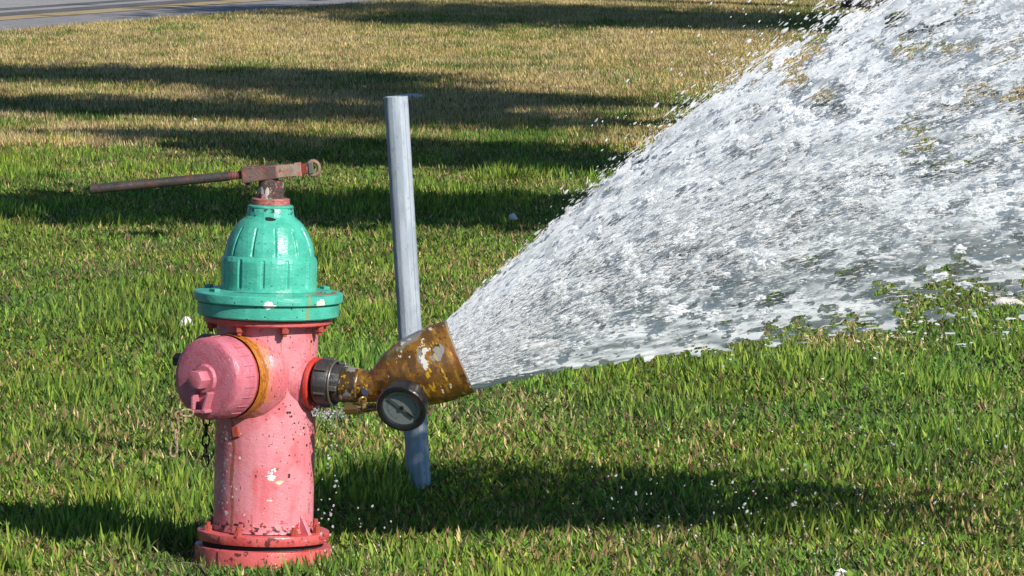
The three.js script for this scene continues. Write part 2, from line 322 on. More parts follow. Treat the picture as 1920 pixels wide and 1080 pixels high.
{
  const asphalt = (seed, a, b) => { const t = colorTex(512, 512, (u, v) => { const n = fbm(u * 12, v * 40, 4, seed, 12, 40), f = noise(u * 256, v * 256, seed + 3, 256, 256); return mix(a, b, step(0.35, 0.65, n)).map((k) => k * (0.75 + 0.5 * f)); }); t.repeat.set(0.25, 1); return t; };
  const near = S({ map: asphalt(241, [0.20, 0.205, 0.22], [0.26, 0.26, 0.265]), roughness: 0.85 });
  const pale = S({ map: asphalt(247, [0.26, 0.265, 0.27], [0.33, 0.33, 0.33]), roughness: 0.85 });
  const dark = S({ map: asphalt(251, [0.085, 0.088, 0.095], [0.14, 0.14, 0.145]), roughness: 0.8 });
  const tan = S({ map: asphalt(257, [0.33, 0.25, 0.13], [0.38, 0.31, 0.19]), roughness: 0.9 });
  const r = strip('road', 0.0, 34, 0.004, near); r.userData = { kind: 'structure', label: 'grey asphalt road beyond the lawn' };
  strip('yellow_line', 4.5, 5.9, 0.008, tan, r);
  strip('tar_seam', 5.98, 7.3, 0.008, dark, r);
  strip('pale_lane', 7.35, 8.25, 0.008, pale, r);
  strip('tar_seam', 8.3, 9.2, 0.008, dark, r);
  strip('pale_lane', 9.25, 33, 0.008, pale, r);
}
M.water = PH({ color: new THREE.Color(0.975, 0.982, 0.99), roughness: 0.7, transmission: 0.2, thickness: 0, ior: 1.33, transparent: true, opacity: 0.42 });
M.dropWater = PH({ color: new THREE.Color(0.95, 0.965, 0.98), roughness: 0.12, transmission: 0.78, thickness: 0, ior: 1.33 });
M.foam = PH({ color: new THREE.Color(0.93, 0.955, 0.975), roughness: 0.9, transmission: 0.25, thickness: 0, ior: 1.33, specularIntensity: 0.5, transparent: true, opacity: 0.62 });
M.sheet = PH({ color: new THREE.Color(0.84, 0.875, 0.905), roughness: 0.95, transmission: 0.48, side: THREE.DoubleSide, thickness: 0, ior: 1.33, specularIntensity: 0.5 });
M.clearWater = PH({ color: new THREE.Color(0.95, 0.965, 0.98), roughness: 0.16, transmission: 0.5, thickness: 0, ior: 1.33 });
{
  const s = new THREE.Shape(), r = rng(77);
  for (let i = 0; i <= 40; i++) { const a = (i / 40) * 2 * Math.PI, k = 1 + 0.25 * Math.sin(3 * a + 1) + 0.12 * Math.sin(7 * a), x = 0.36 * k * Math.cos(a), y = 0.055 * k * Math.sin(a); i ? s.lineTo(x, y) : s.moveTo(x, y); }
  const g = new THREE.ShapeGeometry(s); g.rotateX(-Math.PI / 2);
  const m = shadows(new THREE.Mesh(g, PH({ color: new THREE.Color(0.02, 0.025, 0.03), roughness: 0.08, ior: 1.33, bumpMap: rep(bumpFine, 6), bumpScale: 0.002 })));
  m.position.set(0.86, 0.005, -10.64); m.name = 'puddle'; m.userData = { kind: 'structure', label: 'thin puddle of water between the grass blades' }; scene.add(m);
}

// ---------------------------------------------------------------- fire hydrant
const HX = -0.509, HZ = -10.789;
const hydrant = thing('fire_hydrant', 'faded pink fire hydrant with green bonnet standing in the grass', 'fire hydrant', [HX, 0, HZ]);
hydrant.rotation.z = rad(-1.55); hydrant.scale.setScalar(1.006);
{
  const H = hydrant;
  // two half rings of the base and the breakaway flange, with a split at the front left
  const arcRing = (r0, r1, y0, y1, a0, a1, b = 0.003) => {
    const s = new THREE.Shape(); const n = 48;
    for (let i = 0; i <= n; i++) { const a = a0 + ((a1 - a0) * i) / n; const x = r1 * Math.sin(a), z = r1 * Math.cos(a); i ? s.lineTo(x, -z) : s.moveTo(x, -z); }
    for (let i = n; i >= 0; i--) { const a = a0 + ((a1 - a0) * i) / n; s.lineTo(r0 * Math.sin(a), -r0 * Math.cos(a)); }
    const g = new THREE.ExtrudeGeometry(s, { depth: y1 - y0 - 2 * b, bevelEnabled: true, bevelThickness: b, bevelSize: b, bevelOffset: -b, bevelSegments: 2, curveSegments: 1 });
    g.rotateX(-Math.PI / 2); g.translate(0, y0 + b, 0);
    return toCreasedNormals(g, 0.6);
  };
  const sp = rad(-38);
  const bf = part('base_flange', arcRing(0.05, 0.1385, -0.06, 0.033, sp + 0.008, sp + Math.PI), M.red, H);
  part('flange_half', arcRing(0.05, 0.1372, -0.06, 0.0325, sp - Math.PI, sp - 0.006), M.red, bf);
  part('gap_gasket', rev([[0.05, 0.03], [0.122, 0.03], [0.122, 0.045], [0.05, 0.045]], 64), M.black, H);
  const uf = part('breakaway_flange', arcRing(0.09, 0.1345, 0.043, 0.063, sp + 0.008, sp + Math.PI), M.red, H);
  part('flange_half', arcRing(0.09, 0.1332, 0.043, 0.0625, sp - Math.PI, sp - 0.006), M.red, uf);
  const hex = (r, h, b = 0.0015) => { const g = new THREE.CylinderGeometry(r, r * 1.03, h, 6); return toCreasedNormals(g, 0.3); };
  for (const [a, r] of [[-70, 0.116], [-22, 0.119], [34, 0.119], [70, 0.118], [118, 0.118], [165, 0.118], [-118, 0.118]])
    part('flange_bolt', put(merge([hex(0.0085, 0.011), put(new THREE.CylinderGeometry(0.005, 0.005, 0.008, 12), 0, 0.008, 0)]), r * Math.sin(rad(a)), 0.068, r * Math.cos(rad(a)), 0, a, 0), M.bolt, uf);
  // gusset at the front right
  { const s = new THREE.Shape([[0.0, 0], [0.026, 0], [0.0, 0.042]].map((p) => new THREE.Vector2(...p)));
    const g = new THREE.ExtrudeGeometry(s, { depth: 0.007, bevelEnabled: true, bevelSize: 0.001, bevelThickness: 0.001, bevelSegments: 1 }); g.translate(0.1, 0.062, -0.0035);
    for (const a of [52, -140]) part('gusset', put(g.clone(), 0, 0, 0, 0, rad(a - 90), 0), M.pink, H); }
  part('barrel', rev([[0.1, 0.055], [0.1, 0.064], [0.1035, 0.0645], [0.1025, 0.068], [0.1012, 0.074], [0.1012, 0.42], [0.1025, 0.44], [0.1025, 0.488]], 96, { crease: 0.9 }), M.barrel, H);
  // thin raised seam and a stain nub under the left boss
  part('cast_nub', put(box(0.02, 0.024, 0.01, 0.004), 0.1 * Math.sin(rad(-33)), 0.268, 0.1 * Math.cos(rad(-33)), 0, rad(-33), 0.2), M.bolt, H);
  const lf = part('barrel_flange', rev([[0.09, 0.4835], [0.1275, 0.484], [0.1295, 0.486], [0.1295, 0.4945], [0.1275, 0.4965], [0.09, 0.497]], 96), M.red, H);
  for (let i = 0; i < 8; i++) { const a = 19 + 45 * i; part('flange_bolt', put(merge([hex(0.0085, 0.012), put(new THREE.CylinderGeometry(0.005, 0.005, 0.008, 10), 0, -0.009, 0)]), 0.119 * Math.sin(rad(a)), 0.478, 0.119 * Math.cos(rad(a)), 0, rad(a * 1.7), 0), M.bolt, lf); }
  // bonnet flange in two tiers
  part('bonnet_flange', rev([[0.08, 0.4975], [0.140, 0.498], [0.1425, 0.5005], [0.1432, 0.5235], [0.1410, 0.5255], [0.1410, 0.5275], [0.1490, 0.5280], [0.1504, 0.5292], [0.1506, 0.5420], [0.1500, 0.5445], [0.1480, 0.5462], [0.135, 0.5485], [0.118, 0.5500], [0.094, 0.5510]], 128, { crease: 0.38 }), M.ring, H);
  for (const a of [-56, 70, 118, 160, -150, -104]) part('bonnet_lug', put(box(0.022, 0.007, 0.014, 0.002), 0.126 * Math.sin(rad(a)), 0.5515, 0.126 * Math.cos(rad(a)), 0, rad(a), 0), M.green, H);
  // ribbed bonnet
  const prof = []; const key = [[0.0975, 0.550], [0.0965, 0.556], [0.0965, 0.606], [0.0958, 0.612], [0.0940, 0.6165], [0.0915, 0.619], [0.0908, 0.624], [0.0885, 0.636], [0.0838, 0.651], [0.0762, 0.667], [0.0680, 0.680], [0.0600, 0.689], [0.0530, 0.6945], [0.0492, 0.699], [0.0475, 0.706], [0.0462, 0.7125], [0.0450, 0.716], [0.0380, 0.7175]];
  const cv = new THREE.CatmullRomCurve3(key.map(([r, y]) => new THREE.Vector3(r, y, 0)), false, 'centripetal');
  for (let i = 0; i <= 90; i++) { const p = cv.getPoint(i / 90); prof.push([p.x, p.y]); }
  const groove = (a, off, w) => { let d = (((a * 180) / Math.PI - off) % 30 + 45) % 30 - 15; return Math.exp(-((d / w) ** 4)); };
  part('bonnet', rev(prof, 480, { crease: 0.8, disp: (a, y) => {
    let d = 0;
    d -= 0.0042 * groove(a, 25, 2.3) * step(0.553, 0.560, y) * (1 - step(0.612, 0.617, y));
    d -= 0.0044 * groove(a, 10, 1.9) * step(0.619, 0.624, y) * (1 - step(0.672, 0.683, y));
    d += 0.0005 * (noise(Math.sin(a) * 9 + 20, y * 90, Math.cos(a) * 9 + 20) - 0.5);
    return d;
  } }), M.bonnet, H);
  part('bonnet_collar', rev([[0.028, 0.714], [0.0445, 0.7145], [0.0465, 0.7165], [0.046, 0.7195], [0.043, 0.7215], [0.028, 0.722]], 64), M.green, H);
  part('stem_ring', rev([[0.02, 0.7205], [0.0385, 0.7215], [0.0392, 0.7235], [0.0388, 0.7325], [0.0375, 0.7345], [0.02, 0.735]], 48), M.collar, H);
  part('operating_stem', rev([[0.0268, 0.733], [0.0270, 0.738], [0.0262, 0.752], [0.0258, 0.766], [0.0235, 0.7705], [0.016, 0.7715], [0.0155, 0.775], [0.0, 0.7755]], 48), M.spindle, H);
  const nut = part('operating_nut', put(toCreasedNormals(new THREE.CylinderGeometry(0.0135, 0.0145, 0.03, 5), 0.3), 0, 0.79, 0, 0, 0.3, 0), M.iron, H);
  nut.userData.label = 'dark pentagon nut gripped by the wrench';
  // pumper nozzle and cap at the front left
  const az = rad(-36), D = [Math.sin(az), 0, Math.cos(az)], ny = 0.381;
  const A = (g) => along(g.translate(0, -0.012, 0), D, [0, ny, 0]);
  const un = rev([[0.097, 0.062], [0.0955, 0.094], [0.0925, 0.103], [0.0875, 0.110], [0.0852, 0.117], [0.0842, 0.138]], 96, { crease: 0.9 });
  part('pumper_nozzle', A(un), M.boss, H);
  part('nozzle_gasket', A(rev([[0.05, 0.134], [0.0795, 0.134], [0.0795, 0.146], [0.05, 0.146]], 64)), M.bolt, H);
  const cap = part('nozzle_cap', A(rev([[0.05, 0.1425], [0.0805, 0.143], [0.0828, 0.1455], [0.083, 0.196], [0.0815, 0.2015], [0.0775, 0.2055], [0.070, 0.2075], [0.045, 0.2090], [0.031, 0.2095], [0.0285, 0.2120], [0.0265, 0.2145], [0.0, 0.2150]], 96, { crease: 0.55, disp: (a, y, r) => (r > 0.0815 && y > 0.15 && y < 0.2 ? -0.0012 * groove(a * 1, 4, 0.9) : 0) })), M.cap, H);
  { const s = new THREE.Shape(); for (let i = 0; i < 6; i++) { const a = (i / 6) * 2 * Math.PI + 0.42; i ? s.lineTo(0.0172 * Math.cos(a), 0.0172 * Math.sin(a)) : s.moveTo(0.0172 * Math.cos(a), 0.0172 * Math.sin(a)); }
    const g = new THREE.ExtrudeGeometry(s, { depth: 0.027, bevelEnabled: true, bevelSize: 0.002, bevelThickness: 0.002, bevelSegments: 2 }); g.rotateX(Math.PI / 2); g.rotateX(Math.PI); g.translate(0, 0.213, 0);
    part('cap_nut', A(toCreasedNormals(g, 0.5)), M.cap, cap); }
  // notches round the cap side, as short raised ribs
  for (let i = 0; i < 24; i++) { const g = put(box(0.0016, 0.03, 0.0028, 0.0006), 0.0828 * Math.sin(rad(15 * i)), 0.168, 0.0828 * Math.cos(rad(15 * i)), 0, rad(15 * i), 0); part('cap_rib', A(g), M.cap, cap); }
  // chain lug below the nut: two cheeks and a bridge, on the cap face
  const F = (g, u, v, w) => { const X = [Math.cos(az), 0, -Math.sin(az)]; return put(put(g), 0, 0, 0, 0, az, 0).translate(D[0] * (w - 0.012) + X[0] * u, ny + v, D[2] * (w - 0.012) + X[2] * u); };
  part('chain_lug', merge([F(box(0.007, 0.036, 0.024, 0.002), -0.0165, -0.044, 0.216), F(put(box(0.007, 0.046, 0.024, 0.002), 0, 0, 0, 0, 0, -0.32), 0.0155, -0.046, 0.216), F(put(box(0.037, 0.008, 0.024, 0.003), 0, 0, 0, 0, 0, 0.1), 0.0, -0.0645, 0.216)]), M.cap, cap);
  // hose nozzle at the right, capped nozzle at the rear left
  const a2 = rad(66), D2 = [Math.sin(a2), -0.02, Math.cos(a2)], hy = 0.3675;
  const hn = part('hose_nozzle', along(rev([[0.070, 0.05], [0.062, 0.082], [0.0545, 0.092], [0.0512, 0.098], [0.0505, 0.108]], 64, { crease: 0.9 }), D2, [0, hy, 0]), M.pink, H);
  part('nozzle_rim', along(rev([[0.04, 0.1055], [0.0525, 0.106], [0.0545, 0.108], [0.0545, 0.114], [0.0525, 0.1165], [0.04, 0.1168]], 64), D2, [0, hy, 0]), M.redFace, hn, 'bright red rim of the right hose nozzle');
  const a3 = rad(-116), D3 = [Math.sin(a3), 0.0, Math.cos(a3)];
  const rn = part('hose_nozzle', along(rev([[0.066, 0.05], [0.058, 0.09], [0.052, 0.098], [0.0505, 0.118]], 48), D3, [0, 0.393, 0]), M.pink, H);
  part('hose_cap', along(rev([[0.04, 0.118], [0.056, 0.119], [0.058, 0.123], [0.058, 0.147], [0.054, 0.153], [0.02, 0.156], [0, 0.156]], 48), D3, [0, 0.393, 0]), M.coupling, rn, 'dark cap on the rear hose nozzle');
  part('cap_nut', along(toCreasedNormals(new THREE.CylinderGeometry(0.0145, 0.0155, 0.062, 5).translate(0, 0.181, 0), 0.3), D3, [0, 0.393, 0]), M.coupling, rn);
  // chains: links are flattened rings
  const link = (rx, ry, t) => { const pts = []; for (let i = 0; i < 28; i++) { const a = (i / 28) * 2 * Math.PI; pts.push(new THREE.Vector3(rx * Math.sign(Math.cos(a)) * Math.abs(Math.cos(a)) ** 0.8, ry * Math.sign(Math.sin(a)) * Math.abs(Math.sin(a)) ** 0.8, 0)); } return new THREE.TubeGeometry(new THREE.CatmullRomCurve3(pts, true), 40, t, 8, true); };
  const cream = PH({ map: rep(wornPaint(307, [0.58, 0.5, 0.36], [0.42, 0.26, 0.11], [0.12, 0.05, 0.02], [0.04, 0.025, 0.015], 0.52, 0), 3), roughness: 0.5, bumpMap: rep(bumpFine, 8), bumpScale: 0.001 });
  const ch = new THREE.Group(); ch.name = 'cap_chain'; ch.userData.label = 'short chain with flaking cream paint hanging from the cap lug'; H.add(ch);
  for (const [x, y, z, rx, ry, rz] of [[-0.149, 0.3145, 0.183, 0.3, 0.5, 1.35], [-0.166, 0.307, 0.183, 0.2, 1.2, 0.95], [-0.1715, 0.288, 0.183, 0, 0.25, 0.18], [-0.169, 0.266, 0.183, 0, 1.35, 0.2], [-0.1735, 0.241, 0.183, 0, 0.15, -0.08]])
    part('chain_link', put(link(0.0068, 0.0145, 0.0026), x, y, z, rx, ry, rz), cream, ch);
  const dk = S({ color: new THREE.Color(0.02, 0.018, 0.016), roughness: 0.6, metalness: 0.4 });
  const ch2 = new THREE.Group(); ch2.name = 'black_chain'; ch2.userData.label = 'thin black chain hanging behind the pumper cap'; H.add(ch2);
  for (let i = 0; i < 7; i++) part('chain_link', put(link(0.0066, 0.0125, 0.0018), -0.1185, 0.3250 - 0.0205 * i, 0.02, 0, i % 2 ? 1.35 : 0.15, 0.05 * Math.sin(i)), dk, ch2);
}

// ---------------------------------------------------------------- wrench on the stem
{
  const a = [-0.8553, 0.7551, -10.775], b = [-0.4048, 0.7984, -10.775], ang = Math.atan2(b[1] - a[1], b[0] - a[0]);
  const w = thing('hydrant_wrench', 'long rusty hydrant wrench resting across the hydrant stem', 'wrench', [-0.4855, 0.7925, -10.782]);
  w.rotation.z = ang; w.rotation.y = 0.0;
  const X = (g) => g;                                  // built along x, origin over the stem
  const bar = (pts, seg = 28) => along(rev(pts.map(([r, y]) => [r, y]), seg, { metric: true }), [1, 0, 0], [0, 0, 0]);
  part('handle', X(bar([[0, -0.372], [0.0085, -0.3715], [0.0098, -0.370], [0.0098, -0.2], [0.0095, -0.088], [0.0075, -0.087]])), M.iron, w);
  const th = []; for (let i = 0; i <= 60; i++) th.push([0.0082 + (i % 6 < 3 ? 0.0008 : -0.0006), -0.088 + (0.032 * i) / 60]);
  part('thread', X(bar(th)), M.thread, w, 'rusty red screw thread at the head end of the handle');
  const s = new THREE.Shape([[-0.060, -0.0140], [-0.056, -0.0150], [0.008, -0.0115], [0.008, 0.0115], [-0.054, 0.0140], [-0.060, 0.0115]].map((p) => new THREE.Vector2(...p)));
  const hg = new THREE.ExtrudeGeometry(s, { depth: 0.028, bevelEnabled: true, bevelSize: 0.002, bevelThickness: 0.002, bevelSegments: 2 }); hg.translate(0, 0.0, -0.014);
  const hd = part('wrench_head', hg, M.head, w, 'reddish brown box head of the wrench with flaking paint');
  part('set_screw', put(new THREE.CylinderGeometry(0.004, 0.004, 0.014, 12), -0.051, -0.02, 0.004), M.iron, hd);
  part('socket', put(toCreasedNormals(new THREE.CylinderGeometry(0.0145, 0.0155, 0.02, 24), 0.5), -0.008, -0.0170, 0), M.head, hd);
  const s2 = new THREE.Shape([[0.009, -0.0115], [0.044, -0.0108], [0.058, -0.0125], [0.058, 0.0125], [0.047, 0.0122], [0.044, 0.0102], [0.009, 0.0115]].map((p) => new THREE.Vector2(...p)));
  const jg = new THREE.ExtrudeGeometry(s2, { depth: 0.025, bevelEnabled: true, bevelSize: 0.0015, bevelThickness: 0.0015, bevelSegments: 2 }); jg.translate(0, 0.0, -0.0125);
  part('bar_arm', jg, M.bareHead, w, 'bare brown steel arm between box head and hook ring');
  part('ring_web', put(box(0.014, 0.021, 0.02, 0.002), 0.0655, 0, -0.004), M.webRed, w, 'dark red web beside the hook ring');
  const ring = new THREE.TorusGeometry(0.0125, 0.0042, 12, 40); ring.scale(0.95, 1.12, 1.7);
  const rr = part('hook_ring', put(ring, 0.0835, -0.0005, 0), M.bareHead, w, 'worn ring at the end of the wrench');
  part('ring_pin', put(box(0.0105, 0.023, 0.012, 0.002), 0.079, 0.0, 0.004), M.steelRing, rr);
}

// ---------------------------------------------------------------- diffuser with gauge
const OUT = new THREE.Vector3(-0.104, 0.4275, -10.68), OUTDIR = new THREE.Vector3(Math.cos(rad(22.5)), Math.sin(rad(22.5)), 0.0);
{
  const N = [[-0.3905, 0.3712, -10.730], [-0.3663, 0.3700, -10.7215], [-0.3391, 0.3680, -10.7115], [-0.3173, 0.3662, -10.7035], [-0.2902, 0.3650, -10.695]];
  const d = new THREE.Vector3(N[4][0] - N[0][0], N[4][1] - N[0][1], N[4][2] - N[0][2]).normalize(), dir = d.toArray(), O = N[0];
  const t = thing('hose_diffuser', 'scratched bronze flow diffuser screwed to the right hose nozzle', 'diffuser', N[0]);
  t.userData.label = 'scratched bronze bell shaped diffuser on the right side of the hydrant';
  const at = (g) => along(g, dir, [0, 0, 0]);
  const cp = part('coupling', at(rev([[0.03, 0.000], [0.0452, 0.000], [0.0468, 0.003], [0.0462, 0.030], [0.0448, 0.0325], [0.0375, 0.033], [0.037, 0.055], [0.0365, 0.0565], [0.03, 0.057]], 64)), M.coupling, t, 'black hose coupling with lugs and a wire ring');
  for (let i = 0; i < 6; i++) { const ph = rad(60 * i + 4), lug = put(box(0.006, 0.024, 0.0075, 0.0025), 0.0475 * Math.sin(ph), 0.0165, 0.0475 * Math.cos(ph), 0, ph, 0); part('coupling_lug', at(lug), M.coupling, cp); }
  part('wire_ring', at(put(new THREE.TorusGeometry(0.0445, 0.0022, 10, 64), 0, 0.036, 0, Math.PI / 2, 0, 0)), M.steelRing, cp);
  for (let i = 0; i < 3; i++) { const ph = rad(120 * i - 10); part('ring_clip', at(put(box(0.011, 0.016, 0.006, 0.002), 0.0405 * Math.sin(ph), 0.045, 0.0405 * Math.cos(ph), 0, ph, 0)), M.steelRing, cp); }
  part('adapter', at(rev([[0.03, 0.0545], [0.0368, 0.055], [0.0383, 0.057], [0.0378, 0.060], [0.0362, 0.061], [0.0352, 0.084], [0.0338, 0.088], [0.03, 0.089]], 64, { metric: true })), M.bronzeDark, t, 'dark worn adapter sleeve with patches of yellow paint');
  const rel = (p) => [p[0] - O[0], p[1] - O[1], p[2] - O[2]];
  const path = [[-0.3065, 0.3655, -10.700], [-0.2902, 0.3652, -10.695], [-0.2720, 0.3675, -10.690], [-0.2550, 0.3735, -10.686], [-0.2361, 0.3815, -10.683], [-0.2165, 0.3890, -10.681], [-0.1930, 0.3970, -10.680], [-0.1620, 0.4065, -10.68], [-0.1320, 0.4170, -10.68], OUT.toArray()].map(rel);
  const rads = [0.0325, 0.032, 0.0345, 0.044, 0.0555, 0.0645, 0.072, 0.0772, 0.0785, 0.0783];
  const outer = sweep(path, rads, 96, { rows: 70, crease: 0.5 });
  const inner = sweep(path.slice(2).reverse(), rads.slice(2).reverse().map((r) => r - 0.0045), 96, { rows: 50, crease: 0.5 });
  const body = part('bell', outer, M.bronze, t);
  part('bell_lining', inner, M.bronzeDark, body);
  const tip = rel(OUT.toArray());
  part('bell_rim', along(rev([[0.0738, -0.002], [0.0738, 0.001], [0.0785, 0.001], [0.0785, -0.0015], [0.0784, -0.002]], 96), OUTDIR.toArray(), tip), PH({ map: rep(wornPaint(311, [0.5, 0.47, 0.42], [0.42, 0.36, 0.26], [0.2, 0.1, 0.03], DARK, 0.7), 4), roughness: 0.35, metalness: 0.3 }), body, 'bare bright rim of the bell');
  // paint scuffs: thin flakes of white, yellow and red-brown paint standing on the shell
  part('neck_ring', along(rev([[0.03, 0], [0.0335, 0.0], [0.0345, 0.0015], [0.0345, 0.004], [0.0335, 0.0055], [0.03, 0.0055]], 48), dir, [d.x * 0.087, d.y * 0.087, d.z * 0.087]), M.bronze, t);
  // pitot pipe, petcock and gauge
  const pp = part('gauge_pipe', sweep([[-0.331, 0.3215, -10.675], [-0.318, 0.3225, -10.668], [-0.300, 0.3245, -10.658], [-0.272, 0.328, -10.645], [-0.240, 0.334, -10.632]].map(rel), [0.0095, 0.0095, 0.0095, 0.008, 0.008], 16, { rows: 16 }), M.bronzeDark, t);
  part('brass_fitting', sweep([[-0.3330, 0.3205, -10.676], [-0.3325, 0.3206, -10.6757], [-0.306, 0.3232, -10.662], [-0.3055, 0.3233, -10.6618]].map(rel), [0.004, 0.0115, 0.0115, 0.004], 8, {}), M.brass, pp, 'brass hexagonal fitting on the gauge pipe');
  part('petcock', merge([put(new THREE.TorusGeometry(0.0078, 0.0028, 8, 20), ...rel([-0.3005, 0.3400, -10.655]), 0.5, 0.5, 0.3), put(new THREE.CylinderGeometry(0.006, 0.006, 0.022, 12), ...rel([-0.2985, 0.3305, -10.655]), 0.2, 0, -0.1), put(new THREE.CylinderGeometry(0.0085, 0.0085, 0.012, 8), ...rel([-0.294, 0.3265, -10.652]), 0, 0, 1.5)]), M.brass, pp, 'small brass petcock on the gauge pipe');
  part('neck_sticker', put(new THREE.CircleGeometry(0.0085, 20), ...rel([-0.2945, 0.3585, -10.6622]), -0.2, -0.1, 0), S({ color: new THREE.Color(0.012, 0.022, 0.06), roughness: 0.6 }), t, 'small dark blue spot on the neck');
  const gn = new THREE.Vector3(-0.22, -0.42, 0.88).normalize(), gc = rel([-0.2165, 0.3390, -10.604]);
  const G = (g) => along(g, gn.toArray(), gc);
  const gauge = part('pressure_gauge', G(rev([[0, -0.018], [0.043, -0.018], [0.0475, -0.015], [0.0478, 0.010], [0.0505, 0.012], [0.0515, 0.0145], [0.0515, 0.0205], [0.0495, 0.0230], [0.0450, 0.0236], [0.0400, 0.0215], [0.0385, 0.0165], [0.0385, 0.0150], [0, 0.0150]], 80)), M.gaugeCase, t, 'round pressure gauge in a black case');
  const dialT = (() => {
    const c = document.createElement('canvas'); c.width = c.height = 512; const x = c.getContext('2d');
    x.fillStyle = '#7a807f'; x.fillRect(0, 0, 512, 512); x.translate(256, 256); x.strokeStyle = '#23262a'; x.fillStyle = '#2a2d30';
    for (let i = 0; i <= 60; i++) { const a = rad(135 + 4.5 * i), big = i % 10 === 0, m5 = i % 5 === 0; x.lineWidth = big ? 7 : m5 ? 5 : 3; x.beginPath(); x.moveTo(205 * Math.cos(a), 205 * Math.sin(a)); x.lineTo((big ? 168 : m5 ? 178 : 188) * Math.cos(a), (big ? 168 : m5 ? 178 : 188) * Math.sin(a)); x.stroke(); }
    x.lineWidth = 3; x.beginPath(); x.arc(0, 0, 205, rad(135), rad(405)); x.stroke();
    const r = rng(91); for (let i = 0; i < 70; i++) { const a = r() * 6.28, q = 235 * Math.sqrt(r()); x.globalAlpha = 0.25 + 0.5 * r(); x.beginPath(); x.arc(q * Math.cos(a), q * Math.sin(a), 1.5 + 4 * r(), 0, 7); x.fill(); }
    x.globalAlpha = 0.5; x.lineWidth = 2; for (let i = 0; i < 9; i++) { x.beginPath(); x.moveTo(-200 + 380 * r(), -190 + 350 * r()); x.lineTo(-200 + 380 * r(), -190 + 350 * r()); x.stroke(); }
    const t = new THREE.CanvasTexture(c); t.colorSpace = THREE.SRGBColorSpace; return t;
  })();
  const dial = new THREE.CircleGeometry(0.0386, 64); dial.rotateX(-Math.PI / 2); dial.translate(0, 0.0156, 0);
  const dl = part('dial', G(dial), S({ map: dialT, roughness: 0.7 }), gauge, 'pale grey dial face with fine marks');
  const nd = merge([put(box(0.0027, 0.0014, 0.062, 0.0006), 0, 0.0175, -0.004), put(box(0.0045, 0.0016, 0.018, 0.0008), 0, 0.0175, 0.022), put(new THREE.CylinderGeometry(0.0042, 0.0042, 0.003, 20), 0, 0.0172, 0)]); nd.rotateY(rad(34));
  part('needle', G(nd), S({ color: new THREE.Color(0.01, 0.01, 0.01), roughness: 0.5 }), gauge);
}

// ---------------------------------------------------------------- galvanised post
{
  const p = thing('metal_post', 'leaning grey galvanised pipe post behind the hydrant nozzle', 'post', [-0.2090, 0.003, -11.975]);
  p.rotation.z = Math.atan2(0.0515, 0.889);
  const g = rev([[0.0268, -0.1], [0.0268, 0.889], [0.0262, 0.8902], [0.0236, 0.8902], [0.0232, 0.889], [0.0232, 0.6]], 48, { metric: true, disp: (a, y) => 0.0004 * (noise(Math.sin(a) * 2 + 5, y * 8, 3) - 0.5) });
  const uv = g.attributes.uv; for (let i = 0; i < uv.count; i++) uv.setXY(i, uv.getX(i) / 0.169, uv.getY(i) / 0.6);
  part('pipe', g, M.galv, p);
  part('pipe_seam', put(box(0.0016, 0.98, 0.0016, 0.0005), 0.0266 * Math.sin(0.75), 0.39, 0.0266 * Math.cos(0.75)), M.galv, p);
}

// ---------------------------------------------------------------- litter
function scrap(name, label, pos, size, seed, col = [0.8, 0.8, 0.78], squash = 0.7) {
  const g0 = new THREE.IcosahedronGeometry(1, 3), p = g0.attributes.position, v = new THREE.Vector3();
  for (let i = 0; i < p.count; i++) {
    v.fromBufferAttribute(p, i); const k = 0.62 + 0.75 * fbm(v.x * 1.6 + 9 + seed, v.y * 1.6 + 9, 3, v.z * 1.6 + 40 + seed) * (1 - 0.35 * Math.abs(noise(v.x * 5 + 30, v.y * 5 + 30, v.z * 5 + seed + 30) - 0.5));
    v.multiplyScalar(k); p.setXYZ(i, v.x * size[0], Math.max(v.y, -0.3) * size[1] * squash, v.z * size[2]);
  }
  g0.deleteAttribute('uv'); const g = toCreasedNormals(mergeVertices(g0), 0.35);
  const m = shadows(new THREE.Mesh(g, PH({ color: new THREE.Color(...col), roughness: 0.8, transmission: 0.15, thickness: 0 })));
  m.name = numbered(name); m.position.set(...pos); m.rotation.y = seed; m.userData = { label, category: 'litter' }; scene.add(m); return m;
}
scrap('paper_scrap', 'crumpled white scrap in the grass just left of the hydrant', [-0.982, 0.026, -16.0], [0.024, 0.030, 0.02], 1);
scrap('paper_scrap', 'small white scrap in grass right of the post, below the shadow', [0.005, 0.02, -20.78], [0.020, 0.026, 0.018], 2);
scrap('paper_scrap', 'white pointed scrap at the bottom edge in front of the spray', [0.652, 0.003, -10.49], [0.020, 0.026, 0.018], 5, [0.78, 0.76, 0.76]);
scrap('plastic_bag', 'flat pale grey bag lying in shadow behind the post top', [-0.62, 0.018, -31.0], [0.20, 0.055, 0.06], 4, [0.55, 0.58, 0.66]);
scrap('white_stone', 'pale stone in the grass at the right edge under the spray', [1.57, 0.012, -16.85], [0.055, 0.036, 0.05], 7, [0.6, 0.56, 0.53]);
scrap('paper_scrap', 'tiny white fleck in the far shadow above the wrench handle', [-1.684, 0.035, -28.25], [0.018, 0.014, 0.014], 8);

